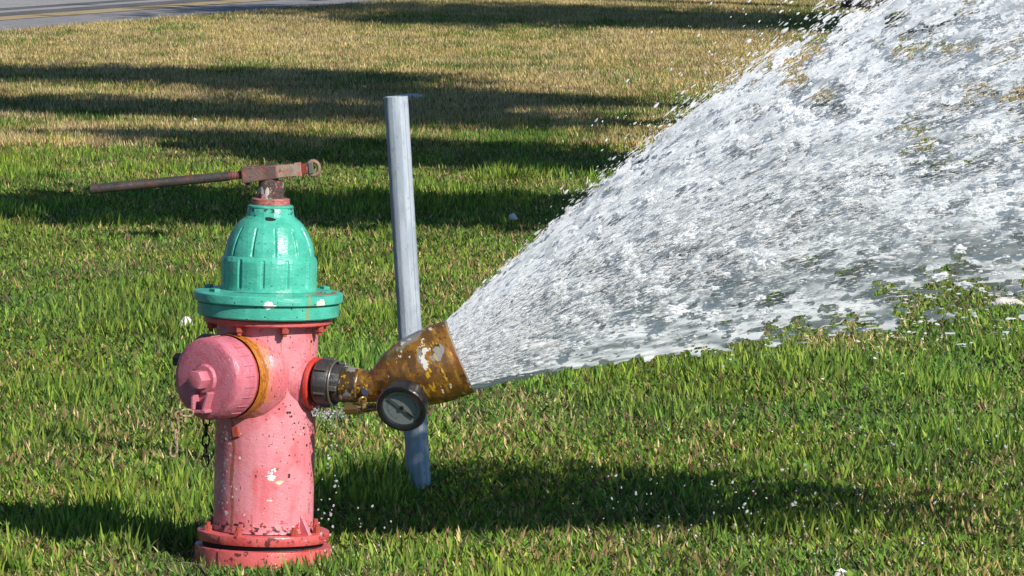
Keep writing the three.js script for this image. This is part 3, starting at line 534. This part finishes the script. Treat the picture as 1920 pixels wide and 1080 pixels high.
// ---------------------------------------------------------------- trees to the right, whose shade lies across the lawn
const leafMat = S({ color: new THREE.Color(0.055, 0.10, 0.02), roughness: 0.8, side: THREE.DoubleSide });
const barkMat = S({ map: rep(colorTex(512, 512, (u, v) => { const n = fbm(u * 24, v * 5, 4, 401, 24, 5); return mix([0.035, 0.028, 0.022], [0.13, 0.105, 0.08], step(0.35, 0.65, n)).map((k) => k * (0.7 + 0.6 * noise(u * 128, v * 128, 403, 128, 128))); }), 1), roughness: 0.95, bumpMap: rep(grayTex(256, 256, (u, v) => fbm(u * 24, v * 5, 4, 401, 24, 5)), 1), bumpScale: 0.03 });
const leafGeo = (() => { const P = [], I = []; const r = rng(5);
  for (let k = 0; k < 7; k++) { const c = new THREE.Vector3(gauss(r) * 0.05, gauss(r) * 0.04, gauss(r) * 0.05), e = new THREE.Euler(r() * 6, r() * 6, r() * 6), b = P.length / 3;
    for (const [x, y, z] of [[0, 0, 0], [0.022, 0.03, 0.006], [0, 0.075, 0], [-0.022, 0.03, 0.006]]) { const v = new THREE.Vector3(x, y, z).applyEuler(e).add(c); P.push(v.x, v.y, v.z); } I.push(b, b + 1, b + 2, b, b + 2, b + 3); }
  const g = new THREE.BufferGeometry(); g.setAttribute('position', new THREE.Float32BufferAttribute(P, 3)); g.setIndex(I); g.computeVertexNormals(); return g; })();
const hash2 = (i, j) => TABLE[(i * 193 + j * 7919) & 65535];
function tree(label, trunk, trunkR, limbs, seed) {            // limbs: polylines with radius and leaf spread; leaves grow along them
  const t = thing('tree', label, 'tree', [trunk[0], 0, trunk[2]]), r = rng(seed), rel = (p) => [p[0] - trunk[0], p[1], p[2] - trunk[2]];
  const top = [trunk[0] + 0.2, trunk[1], trunk[2] + 0.1];
  part('trunk', sweep([[0, -0.2, 0], [0, 0.08, 0], [0.02, 0.5, 0], [0.05, trunk[1] * 0.6, 0.05], rel(top), [rel(top)[0], trunk[1] + 1.4, rel(top)[2]]], [trunkR * 1.6, trunkR * 1.35, trunkR * 1.05, trunkR * 0.9, trunkR * 0.7, trunkR * 0.4], 20, { rows: 24, up: [0, 0, 1] }), barkMat, t);
  const mats = [], q = new THREE.Quaternion(), v = new THREE.Vector3(), s = new THREE.Vector3(), m4 = new THREE.Matrix4();
  for (const L of limbs) {
    const full = [top, ...L.pts.slice().reverse()].map(rel);
    part('limb', sweep(full, full.map((_, i) => lerp(trunkR * 0.55, 0.03, i / (full.length - 1))), 10, { rows: 30, up: [0, 0, 1] }), barkMat, t);
    const c = new THREE.CatmullRomCurve3(L.pts.map((p) => new THREE.Vector3(...rel(p))), false, 'centripetal'), n = Math.round(0.42 * L.density * c.getLength());
    for (let i = 0; i < n; i++) {
      const u = r(); c.getPoint(u, v);
      if (noise(u * c.getLength() * 0.9 + 5, seed * 3.3) < 0.45 && r() < 0.85) continue;
      const clump = 0.25 + 1.25 * noise(u * c.getLength() * 1.3, seed * 7.7), w = L.spread * clump * (0.5 + 0.5 * Math.min(1, 6 * Math.min(u + 0.03, 1.03 - u)));
      const cl = Math.floor(u * c.getLength() * 4), ox = hash2(cl, seed) - 0.5, oz = hash2(cl, seed + 9) - 0.5;
      v.x += (1.5 * ox + gauss(r) * 0.42) * w; v.y += gauss(r) * w * 0.25; v.z += (1.5 * oz + gauss(r) * 0.42) * w;
      q.setFromEuler(new THREE.Euler(r() * 6.28, r() * 6.28, r() * 6.28)); s.setScalar(1.7 + 1.3 * r());
      mats.push(m4.compose(v, q, s).clone());
    }
  }
  const im = shadows(new THREE.InstancedMesh(leafGeo, leafMat, mats.length)); mats.forEach((m, i) => im.setMatrixAt(i, m)); im.name = numbered('crown'); im.userData.kind = 'stuff'; t.add(im);
  return t;
}
// a limb that shades the ground along the given ground points: the points moved up the sun's rays to height h
const lift = (pts, h) => pts.map(([x, z], i) => { const y = h + 0.25 * Math.sin(i * 1.7); return [x + (y * SUN.x) / SUN.y, y, z + (y * SUN.z) / SUN.y]; });
tree('spreading tree right of the lawn, nearest to the spray', [6.6, 3.2, -17.2], 0.26, [
  { pts: lift([[-2.6, -22.1], [-1.85, -21.5], [-1.2, -21.45], [-0.5, -21.6], [0.2, -21.5], [1.2, -21.0]], 4.2), density: 760, spread: 0.62 },
  { pts: lift([[-1.75, -27.0], [-1.2, -26.1], [-0.6, -25.5], [0, -25.1], [0.5, -24.5], [1.4, -23.8]], 4.6), density: 620, spread: 0.52 }], 3);
tree('spreading tree right of the lawn, in the middle distance', [8.2, 4.2, -25.0], 0.30, [
  { pts: lift([[-4.2, -34.9], [-3.0, -34.9], [-2.4, -34.5], [-1.7, -33.6], [-0.9, -31.9], [0.1, -30.2]], 5.2), density: 950, spread: 0.95 },
  { pts: lift([[-4.0, -30.6], [-2.9, -30.4], [-2.2, -30.2], [-1.5, -29.6], [-0.8, -28.7], [-0.2, -27.8]], 5.0), density: 850, spread: 0.8 }], 4);
tree('large tree far right, shading the grass by the road', [11.0, 5.4, -37.0], 0.36, [
  { pts: lift([[-2.0, -50.4], [-0.8, -49.0], [0.2, -47.2], [1.4, -46.6], [2.6, -46.2], [4.5, -45]], 6.4), density: 1000, spread: 1.5 },
  { pts: lift([[-0.6, -46.0], [0.6, -45.2], [2.1, -44.8], [3.6, -43.8], [5, -42.6]], 6.2), density: 900, spread: 1.1 }], 6);
tree('dark tree trunk standing behind the top of the spray', [3.36, 3.4, -49.2], 0.24, [
  { pts: [[0.5, 6.0, -52], [1.8, 5.2, -50.8], [2.8, 4.4, -49.8]], density: 300, spread: 0.9 }, { pts: [[6.2, 6.2, -47.5], [5.0, 5.2, -48.2], [4.0, 4.4, -48.9]], density: 300, spread: 0.9 }], 9);

// ---------------------------------------------------------------- lawn
{
  const grass = new THREE.Group(); grass.name = 'grass'; grass.userData = { kind: 'stuff', label: 'patchy lawn of green and straw coloured grass' }; scene.add(grass);
  const mat = PH({ vertexColors: true, roughness: 0.95, transmission: 0.3, thickness: 0, specularIntensity: 0.35, side: THREE.DoubleSide });
  const matG = PH({ vertexColors: true, roughness: 0.9, transmission: 0.36, thickness: 0, specularIntensity: 0.6, side: THREE.DoubleSide });
  function tuft(seed, n, len, wid, lean, curl, spread, cols, segs = 3) {
    const P = [], C = [], I = [], r = rng(seed);
    for (let k = 0; k < n; k++) {
      const L = lerp(len[0], len[1], r()), w = lerp(wid[0], wid[1], r()) * 0.5, th = r() * 6.283, ln = lean * (0.25 + 0.75 * r()), cu = curl * (r() - 0.2);
      const bx = gauss(r) * spread, bz = gauss(r) * spread, tw = th + 1.57 + (r() - 0.5) * 1.4, c = cols[Math.floor(r() * cols.length)], v = 0.5 + 1.0 * r(), b = P.length / 3;
      let x = bx, y = 0, z = bz, a = ln;
      for (let i = 0; i <= segs; i++) {
        const ww = w * (i === 0 ? 0.7 : i === segs ? 0.0 : 1 - 0.25 * (i / segs)), dx = Math.cos(tw) * ww, dz = Math.sin(tw) * ww;
        if (i < segs) { P.push(x - dx, y, z - dz, x + dx, y, z + dz); C.push(c[0] * v, c[1] * v, c[2] * v, c[0] * v, c[1] * v, c[2] * v); }
        else { P.push(x, y, z); C.push(c[0] * v, c[1] * v, c[2] * v); }
        const l = L / segs; x += Math.sin(a) * Math.cos(th) * l; z += Math.sin(a) * Math.sin(th) * l; y += Math.cos(a) * l; a += cu;
      }
      for (let i = 0; i < segs - 1; i++) { const o = b + 2 * i; I.push(o, o + 1, o + 3, o, o + 3, o + 2); }
      const o = b + 2 * (segs - 1); I.push(o, o + 1, o + 2);
    }
    const g = new THREE.BufferGeometry();
    g.setAttribute('position', new THREE.Float32BufferAttribute(P, 3)); g.setAttribute('color', new THREE.Float32BufferAttribute(C, 3)); g.setIndex(I); g.computeVertexNormals(); return g;
  }
  const g1 = [0.125, 0.245, 0.022], g2 = [0.085, 0.19, 0.018], g3 = [0.23, 0.325, 0.04], g4 = [0.05, 0.125, 0.016], st = [0.50, 0.40, 0.18], st2 = [0.66, 0.53, 0.28], st3 = [0.36, 0.25, 0.115], br_ = [0.14, 0.09, 0.045];
  const kinds = {
    short_grass: [0, 1, 2, 3, 4, 5].map((i) => tuft(100 + i, 13, [0.014, 0.038], [0.0038, 0.0075], 1.35, 0.45, 0.026, [g1, g2, g3, g4, g2, g1, g3, g2, g4, g1, st, br_])),
    tall_grass: [0, 1, 2, 3, 4].map((i) => tuft(200 + i, 6, [0.03, 0.070], [0.0045, 0.0080], 0.55, 0.25, 0.026, [g1, g3, g1, g2, g3])),
    dry_grass: [0, 1, 2, 3].map((i) => tuft(300 + i, 12, [0.018, 0.044], [0.0028, 0.0055], 1.15, 0.4, 0.026, [st, st2, g1, st3, g2, g3, g1, st])),
    far_dry_grass: [0, 1, 2, 3].map((i) => tuft(500 + i, 14, [0.028, 0.062], [0.0040, 0.0075], 0.75, 0.3, 0.045, [st, st2, st, st3, st2, g3, br_], 2)),
    far_grass: [0, 1, 2].map((i) => tuft(600 + i, 13, [0.025, 0.058], [0.0045, 0.0080], 0.85, 0.3, 0.045, [g1, g2, g3, g4, g1, st], 2)),
    leafy_weed: [0, 1, 2].map((i) => tuft(400 + i, 7, [0.016, 0.032], [0.011, 0.017], 1.3, 0.5, 0.022, [g1, g2, g1, g4, g3])),
  };
  const lists = {}; for (const k in kinds) lists[k] = kinds[k].map(() => []);
  const r = rng(4242), q = new THREE.Quaternion(), e = new THREE.Euler(), s = new THREE.Vector3(), v = new THREE.Vector3(), m4 = new THREE.Matrix4();
  const dryness = (x, d) => {
    const base = d < 14 ? 0.05 : d < 24 ? lerp(0.05, 0.23, (d - 14) / 10) : d < 29 ? lerp(0.23, 0.80, (d - 24) / 5) : 0.80;
    const n = fbm(x * 1.1 + 50, d * 0.45 + 50, 4, 601), n2 = fbm(x * 5 + 50, d * 2.4 + 50, 3, 607);
    return base + 1.5 * (n - 0.5) * (d > 26 ? 1.3 : 0.5) + (d > 26 ? 1.5 : 0.7) * (n2 - 0.5);
  };
  function add(kind, x, z, sc, tone) {
    const l = lists[kind], k = Math.floor(r() * l.length);
    e.set((r() - 0.5) * 0.25, r() * 6.283, (r() - 0.5) * 0.25); q.setFromEuler(e); s.set(sc * (0.85 + 0.3 * r()), sc * (0.8 + 0.4 * r()), sc * (0.85 + 0.3 * r())); v.set(x, -0.002, z);
    l[k].push([m4.compose(v, q, s).clone(), tone]);
  }
  function bed(d0, d1, half, dens) {
    const n = Math.round(dens * (d1 - d0) * (half(d0) + half(d1)));
    for (let i = 0; i < n; i++) {
      const d = lerp(d0, d1, r()), x = (r() * 2 - 1) * half(d), z = -d;
      if (z < GRASS_EDGE(x) - 0.02 + 0.35 * (noise(x * 3 + 90, 1.5) - 0.5)) continue;
      const hx = x - HX, hz = z - HZ, hd = Math.hypot(hx, hz); if (hd < 0.138) continue;
      if (Math.hypot(x + 0.209, z + 11.975) < 0.036) continue;
      const dry = dryness(x, d), tn = (d > 24 ? 0.62 + 0.76 * fbm(x * 6 + 70, d * 2.4 + 70, 3, 611) : 0.74 + 0.52 * fbm(x * 3.2 + 70, d * 1.6 + 70, 3, 611)), yl = noise(x * 3.1 + 33, d * 1.7 + 33, 613);
      const green = [tn * lerp(0.9, 1.25, yl), tn * lerp(0.97, 1.08, yl), tn * lerp(1.1, 0.8, yl)], straw = [tn * 1.02, tn, tn * lerp(1.15, 0.85, yl)];
      const tallP = d < 26 ? step(0.52, 0.72, fbm(x * 2.6 + 20, d * 1.7 + 20, 4, 617)) : 0.10;
      const near = hd < 0.26 ? 0.6 : 1;
      if (d > 26) add(r() < dry ? 'far_dry_grass' : 'far_grass', x, z, 1, r() < dry ? straw : green);
      else if (r() < dry) add('dry_grass', x, z, near, straw);
      else if (r() < 0.12 + 0.6 * tallP) add('tall_grass', x, z, lerp(0.62, 1.05, tallP) * lerp(0.8, 1.15, r()) * near, green);
      else if (d < 24 && r() < 0.2) add('leafy_weed', x, z, near, green);
      else add('short_grass', x, z, 1.1 * near, green);
    }
  }
  bed(9.4, 14, (d) => d * 0.096 + 0.6, 1700);
  bed(14, 20, (d) => d * 0.096 + 0.6, 1250);
  bed(20, 29, (d) => d * 0.096 + 0.6, 800);
  bed(29, 56, (d) => d * 0.096 + 1.0, 340);
  const tint = new THREE.Color();
  for (const k in kinds) kinds[k].forEach((g, i) => {
    const l = lists[k][i]; if (!l.length) return;
    const im = shadows(new THREE.InstancedMesh(g, k.includes('dry') ? mat : matG, l.length));
    l.forEach(([m, c], j) => { im.setMatrixAt(j, m); im.setColorAt(j, tint.setRGB(...c)); });
    im.name = numbered(k); im.userData.kind = 'stuff'; grass.add(im);
  });
}

// ---------------------------------------------------------------- the jet of water
{
  const jet = new THREE.Group(); jet.name = 'water_spray'; jet.userData = { kind: 'stuff', label: 'broad white spray of water shooting from the bronze diffuser' }; scene.add(jet);
  const drop = (seed, detail, lump) => {
    const g0 = new THREE.IcosahedronGeometry(1, detail); g0.deleteAttribute('uv'); g0.deleteAttribute('normal'); const g = mergeVertices(g0, 1e-4), p = g.attributes.position, v = new THREE.Vector3();
    for (let i = 0; i < p.count; i++) { v.fromBufferAttribute(p, i); const k = 1 + lump * (noise(v.x * 1.8 + 9, v.y * 1.8 + 9, v.z * 1.8 + seed * 5 + 9) - 0.5); const taper = 1 - 0.25 * v.x; p.setXYZ(i, v.x * k, v.y * k * taper, v.z * k * taper); }
    g.computeVertexNormals(); return g;
  };
  const geos = { ligament: [0, 1, 2].map((i) => drop(i, 1, 0.9)), droplet: [0, 1].map((i) => drop(i + 7, 1, 0.7)) };
  const lists = { ligament: [[], [], []], droplet: [[], []] }, fine = { fine_strand: [], fine_droplet: [] };
  const r = rng(9001), m4 = new THREE.Matrix4(), q = new THREE.Quaternion(), X = new THREE.Vector3(1, 0, 0), U = new THREE.Vector3(0, 1, 0).addScaledVector(OUTDIR, -OUTDIR.y).normalize(), Z = new THREE.Vector3(0, 0, 1);
  const V0 = 6.9, GR = 9.81, ang = new THREE.Vector3(), pos = new THREE.Vector3(), vel = new THREE.Vector3(), sc = new THREE.Vector3();
  const where = (a, b, s, el, lt, v) => {                    // the place at path length s of water that left the mouth at (a, b)
    const t = s / V0; vel.set(Math.cos(el) * Math.cos(lt) * v, Math.sin(el) * v, Math.sin(lt) * v);
    pos.copy(OUT).addScaledVector(OUTDIR, -0.02).addScaledVector(U, 0.071 * b).addScaledVector(Z, 0.071 * a).addScaledVector(vel, t);
    pos.y -= 0.5 * GR * t * t; vel.y -= GR * t;
  };
  const EL = (b) => rad(28.3) + rad(15.3) * b, LT = (a) => rad(14.5) * a;
  // how closed the water is at (b, s): it breaks into masses with gaps between, more so far out, high and low in the fan
  const broken = (b, s) => step(0.32, 1.15, s) * (0.82 + 0.2 * b) + 0.22 * step(0.7, 1.4, s) + 1.3 * step(0.35, 1.0, s) * step(-0.40, -1.0, b) + 0.25 * step(0.6, 1.3, s) * step(0.35, 0.95, b);
  const closed = (a, b, s) => {
    const L = Math.log(s + 0.15);
    return 0.40 * fbm(b * 8 + 40, L * 10 + 40, 3, 701 + (a + 1) * 0.12) + 0.60 * fbm(b * 25 - L * 3 + 40, L * 26 + 40, 3, 751 + (a + 1) * 0.15) - 0.30 - 0.165 * broken(b, s);
  };
  function emit(kind, s, size, stretch, loose, inside = 1, margin = 0) {
    let a, b; do { a = r() * 2 - 1; b = r() * 2 - 1; } while (a * a + b * b > 1);
    a *= inside; b *= inside;
    if (s < 0.5 && r() < 0.75 - s && a < 0.5) return;
    if (b < -0.35 && s > 0.2 && r() < 0.6) return;
    if (s > 0.12) { const c = closed(a, b, s) - margin, o = Math.min(1, broken(b, s)); if (c < 0 && r() < 0.55 + 0.43 * o) return; }
    const el = EL(b) + gauss(r) * 0.022 * (1 + 1.5 * loose), lt = LT(a) + gauss(r) * 0.022 * (1 + 1.5 * loose);
    where(a, b, s, el, lt, V0 * (0.96 + 0.08 * r())); if (pos.y < 0.01) return;
    ang.copy(vel).normalize(); ang.x += gauss(r) * 0.10; ang.y += gauss(r) * 0.10; ang.z += gauss(r) * 0.10; ang.normalize();
    q.setFromUnitVectors(X, ang); q.multiply(new THREE.Quaternion().setFromAxisAngle(X, r() * 6.28));
    sc.set(size * stretch, size, size * (0.7 + 0.6 * r()));
    m4.compose(pos, q, sc);
    if (fine[kind]) { fine[kind].push(m4.clone()); return; }
    const l = lists[kind]; l[Math.floor(r() * l.length)].push(m4.clone());
  }
  // ragged sheets of white water, one behind the other through the depth of the fan; they tear open further out
  for (const [k, a0] of [0.60, 0.36, 0.10, -0.18, -0.48].entries()) {
    const nu = 210, nv = 470, P = [], I = [], open = new Uint8Array((nu + 1) * (nv + 1)), lim = Math.sqrt(1 - a0 * a0), low = [0.98, 0.97, 0.90, 0.82, 0.74][k];
    for (let j = 0; j <= nv; j++) for (let i = 0; i <= nu; i++) {
      const s = -0.02 + 1.95 * (j / nv), L = Math.log(Math.max(s, 0) + 0.15), e = (i / nu) * 2.16 - 1.08, b = e * (e > 0 ? lim : lerp(lim, low, step(0.03, 0.35, s)));
      const w = step(0.02, 0.5, s), n1 = noise(b * 3.2 + 20, L * 4 + 20, 31 + 5 * k) - 0.5, n2 = noise(b * 9 + 20, L * 9 + 20, 37 + 5 * k) - 0.5, n3 = noise(b * 32 + 30, L * 17 + 30, 43 + 5 * k) - 0.5, n4 = noise(b * 80 + 30, L * 38 + 40, 47 + 5 * k) - 0.5;
      const a = a0 + w * (0.24 * n1 + 0.11 * n2 + 0.032 * n3 + 0.010 * n4) + (1 - w) * (0.035 * n2 + 0.014 * n3 + 0.007 * n4);
      where(a, b, s, EL(b), LT(a), V0); P.push(pos.x, pos.y, pos.z);
      const edge = 1.0 - Math.abs(e) + (0.05 + (e < 0 ? 0.24 : 0.10) * w) * (fbm(b * 14 + 60, L * 22 + 60, 3, 53 + k) - 0.62);
      const tear = closed(a0, b, s) + 0.16 * (noise(b * 70 + 20, L * 44 + 20, 61 + k) - 0.5) * w + 0.16 * (fbm(b * 28 + 70, L * 20 + 70, 2, 67 + k) - 0.5) * w + (k === 0 ? -0.03 : 0.0);
      open[j * (nu + 1) + i] = edge < 0 || (s > 0.12 && tear < 0) || pos.y < 0.02 ? 1 : 0;
    }
    for (let j = 0; j < nv; j++) for (let i = 0; i < nu; i++) {
      const o = j * (nu + 1) + i, q4 = [o, o + 1, o + nu + 2, o + nu + 1];
      if (!open[q4[0]] && !open[q4[1]] && !open[q4[2]]) I.push(q4[0], q4[2], q4[1]);
      if (!open[q4[0]] && !open[q4[2]] && !open[q4[3]]) I.push(q4[0], q4[3], q4[2]);
    }
    const g = new THREE.BufferGeometry(); g.setAttribute('position', new THREE.Float32BufferAttribute(P, 3)); g.setIndex(I); g.computeVertexNormals();
    const m = part('water_sheet', g, M.sheet, jet); m.userData.kind = 'stuff';
  }
  // ragged masses of broken water further out
  geos.water_mass = [0, 1, 2, 3, 4].map((k) => {
    const g0 = new THREE.IcosahedronGeometry(1, 12); g0.deleteAttribute('uv'); g0.deleteAttribute('normal'); const g = mergeVertices(g0, 1e-5), p = g.attributes.position, v = new THREE.Vector3();
    for (let i = 0; i < p.count; i++) {
      v.fromBufferAttribute(p, i); const f = (q, o) => noise(v.x * q + 30 + o, v.y * q * 1.6 + 30, v.z * q * 1.6 + 30 + 13 * k) - 0.5;
      const d = Math.max(0.12, 0.72 + 1.15 * f(1.7, 0) + 0.6 * f(4, 7) + 0.28 * f(9, 3) + 0.1 * f(18, 5)); v.multiplyScalar(d); p.setXYZ(i, v.x, v.y, v.z);
    }
    g.computeVertexNormals(); return g;
  });
  lists.water_mass = [[], [], [], [], []];
  function joined(mats) {                                     // each strand: a slender three sided spindle of water, 12 triangles
    const V = [[-1, 0, 0]], F = [0, 1, 2, 0, 2, 3, 0, 3, 1, 7, 5, 4, 7, 6, 5, 7, 4, 6];
    for (const [x, rr, o] of [[-0.5, 0.92, 0], [0.45, 0.85, 1.05]]) for (let k = 0; k < 3; k++) V.push([x, rr * Math.cos(o + k * 2.0944), rr * Math.sin(o + k * 2.0944)]);
    V.push([1, 0, 0]); for (let k = 0; k < 3; k++) { const a = 1 + k, b = 1 + ((k + 1) % 3), c = 4 + k, d = 4 + ((k + 1) % 3); F.push(a, c, b, b, c, d); }
    const P = new Float32Array(mats.length * 24), I = new Uint32Array(mats.length * 36), v = new THREE.Vector3();
    mats.forEach((m, i) => { V.forEach((p, j) => { v.set(...p).applyMatrix4(m); v.toArray(P, i * 24 + j * 3); }); F.forEach((f, j) => { I[i * 36 + j] = i * 8 + f; }); });
    const g = new THREE.BufferGeometry(); g.setAttribute('position', new THREE.BufferAttribute(P, 3)); g.setIndex(new THREE.BufferAttribute(I, 1)); g.computeVertexNormals(); return g;
  }
  const size = (m) => m * Math.exp(0.42 * gauss(r));
  for (let i = 0; i < 500; i++) { const s = 0.40 + 1.5 * r(); emit('water_mass', s, Math.min(0.022, size(0.0095)), 1.5 + 0.9 * r(), -0.4, 0.94, 0.035); }
  for (let i = 0; i < 5000; i++) { const s = 0.25 + 1.55 * r(); emit('water_mass', s, Math.min(0.010, size(0.0040)), 1.5 + 1.2 * r(), -0.2, 0.97, 0.01); }
  for (let i = 0; i < 120000; i++) emit('fine_strand', -0.02 + 1.75 * r(), size(0.00084), 4 + 5 * r(), 0, 1, -0.01);
  for (let i = 0; i < 9000; i++) emit('ligament', 0.1 + 1.6 * r(), size(0.0016), 2.2 + 3 * r() * r(), 0.3);
  for (let i = 0; i < 100000; i++) emit('fine_droplet', -0.02 + 1.75 * r(), size(0.00062), 2 + 4 * r(), 0.6, 1, -0.03);
  for (let i = 0; i < 9000; i++) emit('droplet', 0.15 + 1.6 * Math.sqrt(r()), size(0.0012), 1.4 + 1.6 * r(), 2.6, 1, -0.1);
  for (let i = 0; i < 26000; i++) emit('ligament', 1.73 + 2.6 * r(), size(0.0030), 1.6 + 1.5 * r(), 0.4);
  for (const k in lists) lists[k].forEach((l, i) => { const im = shadows(new THREE.InstancedMesh(geos[k][i], k === 'droplet' ? M.clearWater : k === 'water_mass' ? M.foam : M.water, l.length)); l.forEach((m, j) => im.setMatrixAt(j, m)); im.name = numbered(k); im.userData.kind = 'stuff'; jet.add(im); });

  for (const k in fine) { const m = part(k, joined(fine[k]), k === 'fine_droplet' ? M.clearWater : M.water, jet); m.userData.kind = 'stuff'; }

  // drops falling out of the spray in front, and the leak under the coupling
  const fall = new THREE.Group(); fall.name = 'falling_drops'; fall.userData = { kind: 'stuff', label: 'scattered water drops falling over the front grass' }; scene.add(fall);
  const dg = drop(21, 2, 0.5), fl = [];
  const one = (x, y, z, s, st = 1.25) => { q.setFromEuler(new THREE.Euler(r() * 6, r() * 6, r() * 6)); fl.push(m4.compose(new THREE.Vector3(x, y, z), q, new THREE.Vector3(s, s * st, s)).clone()); };
  for (let i = 0; i < 40; i++) one(0.44 + 0.11 * gauss(r), 0.13 + 0.06 * gauss(r), -10.55 + 0.25 * (r() - 0.5), 0.0012 + 0.0028 * r() * r(), 1 + r());
  for (let i = 0; i < 150; i++) one(0.2 + 1.1 * r(), 0.015 + 0.22 * r() * r(), -10.2 - 1.3 * r(), 0.0008 + 0.0018 * r() * r());
  for (let i = 0; i < 130; i++) one(0.15 + 1.0 * r(), 0.02 + 0.30 * r(), -10.3 - 0.6 * r(), 0.0009 + 0.0020 * r() * r(), 1 + 1.2 * r());
  for (let i = 0; i < 60; i++) one(0.3 + 1.0 * r(), 0.20 + 0.1 * r(), -10.4 - 0.5 * r(), 0.0010 + 0.0022 * r() * r());
  for (let i = 0; i < 34; i++) one(-0.372 + 0.010 * gauss(r) + 0.01 * (i % 2), 0.01 + 0.30 * r(), -10.70 + 0.02 * gauss(r), 0.0010 + 0.0020 * r());
  for (let i = 0; i < 26; i++) one(-0.36 + 0.07 * gauss(r), 0.01 + 0.14 * r(), -10.62 + 0.1 * gauss(r), 0.0010 + 0.0020 * r());
  for (let i = 0; i < 240; i++) { const u = r(); one(-0.405 + 0.085 * u, 0.318 + 0.008 * gauss(r) - 0.012 * Math.sin(3.1 * u), -10.715 + 0.015 * gauss(r), 0.0006 + 0.0009 * r(), 2.5); }
  const im = shadows(new THREE.InstancedMesh(dg, M.dropWater, fl.length)); fl.forEach((m, j) => im.setMatrixAt(j, m)); im.name = 'drop'; im.userData.kind = 'stuff'; fall.add(im);
}

renderer.render(scene, camera);
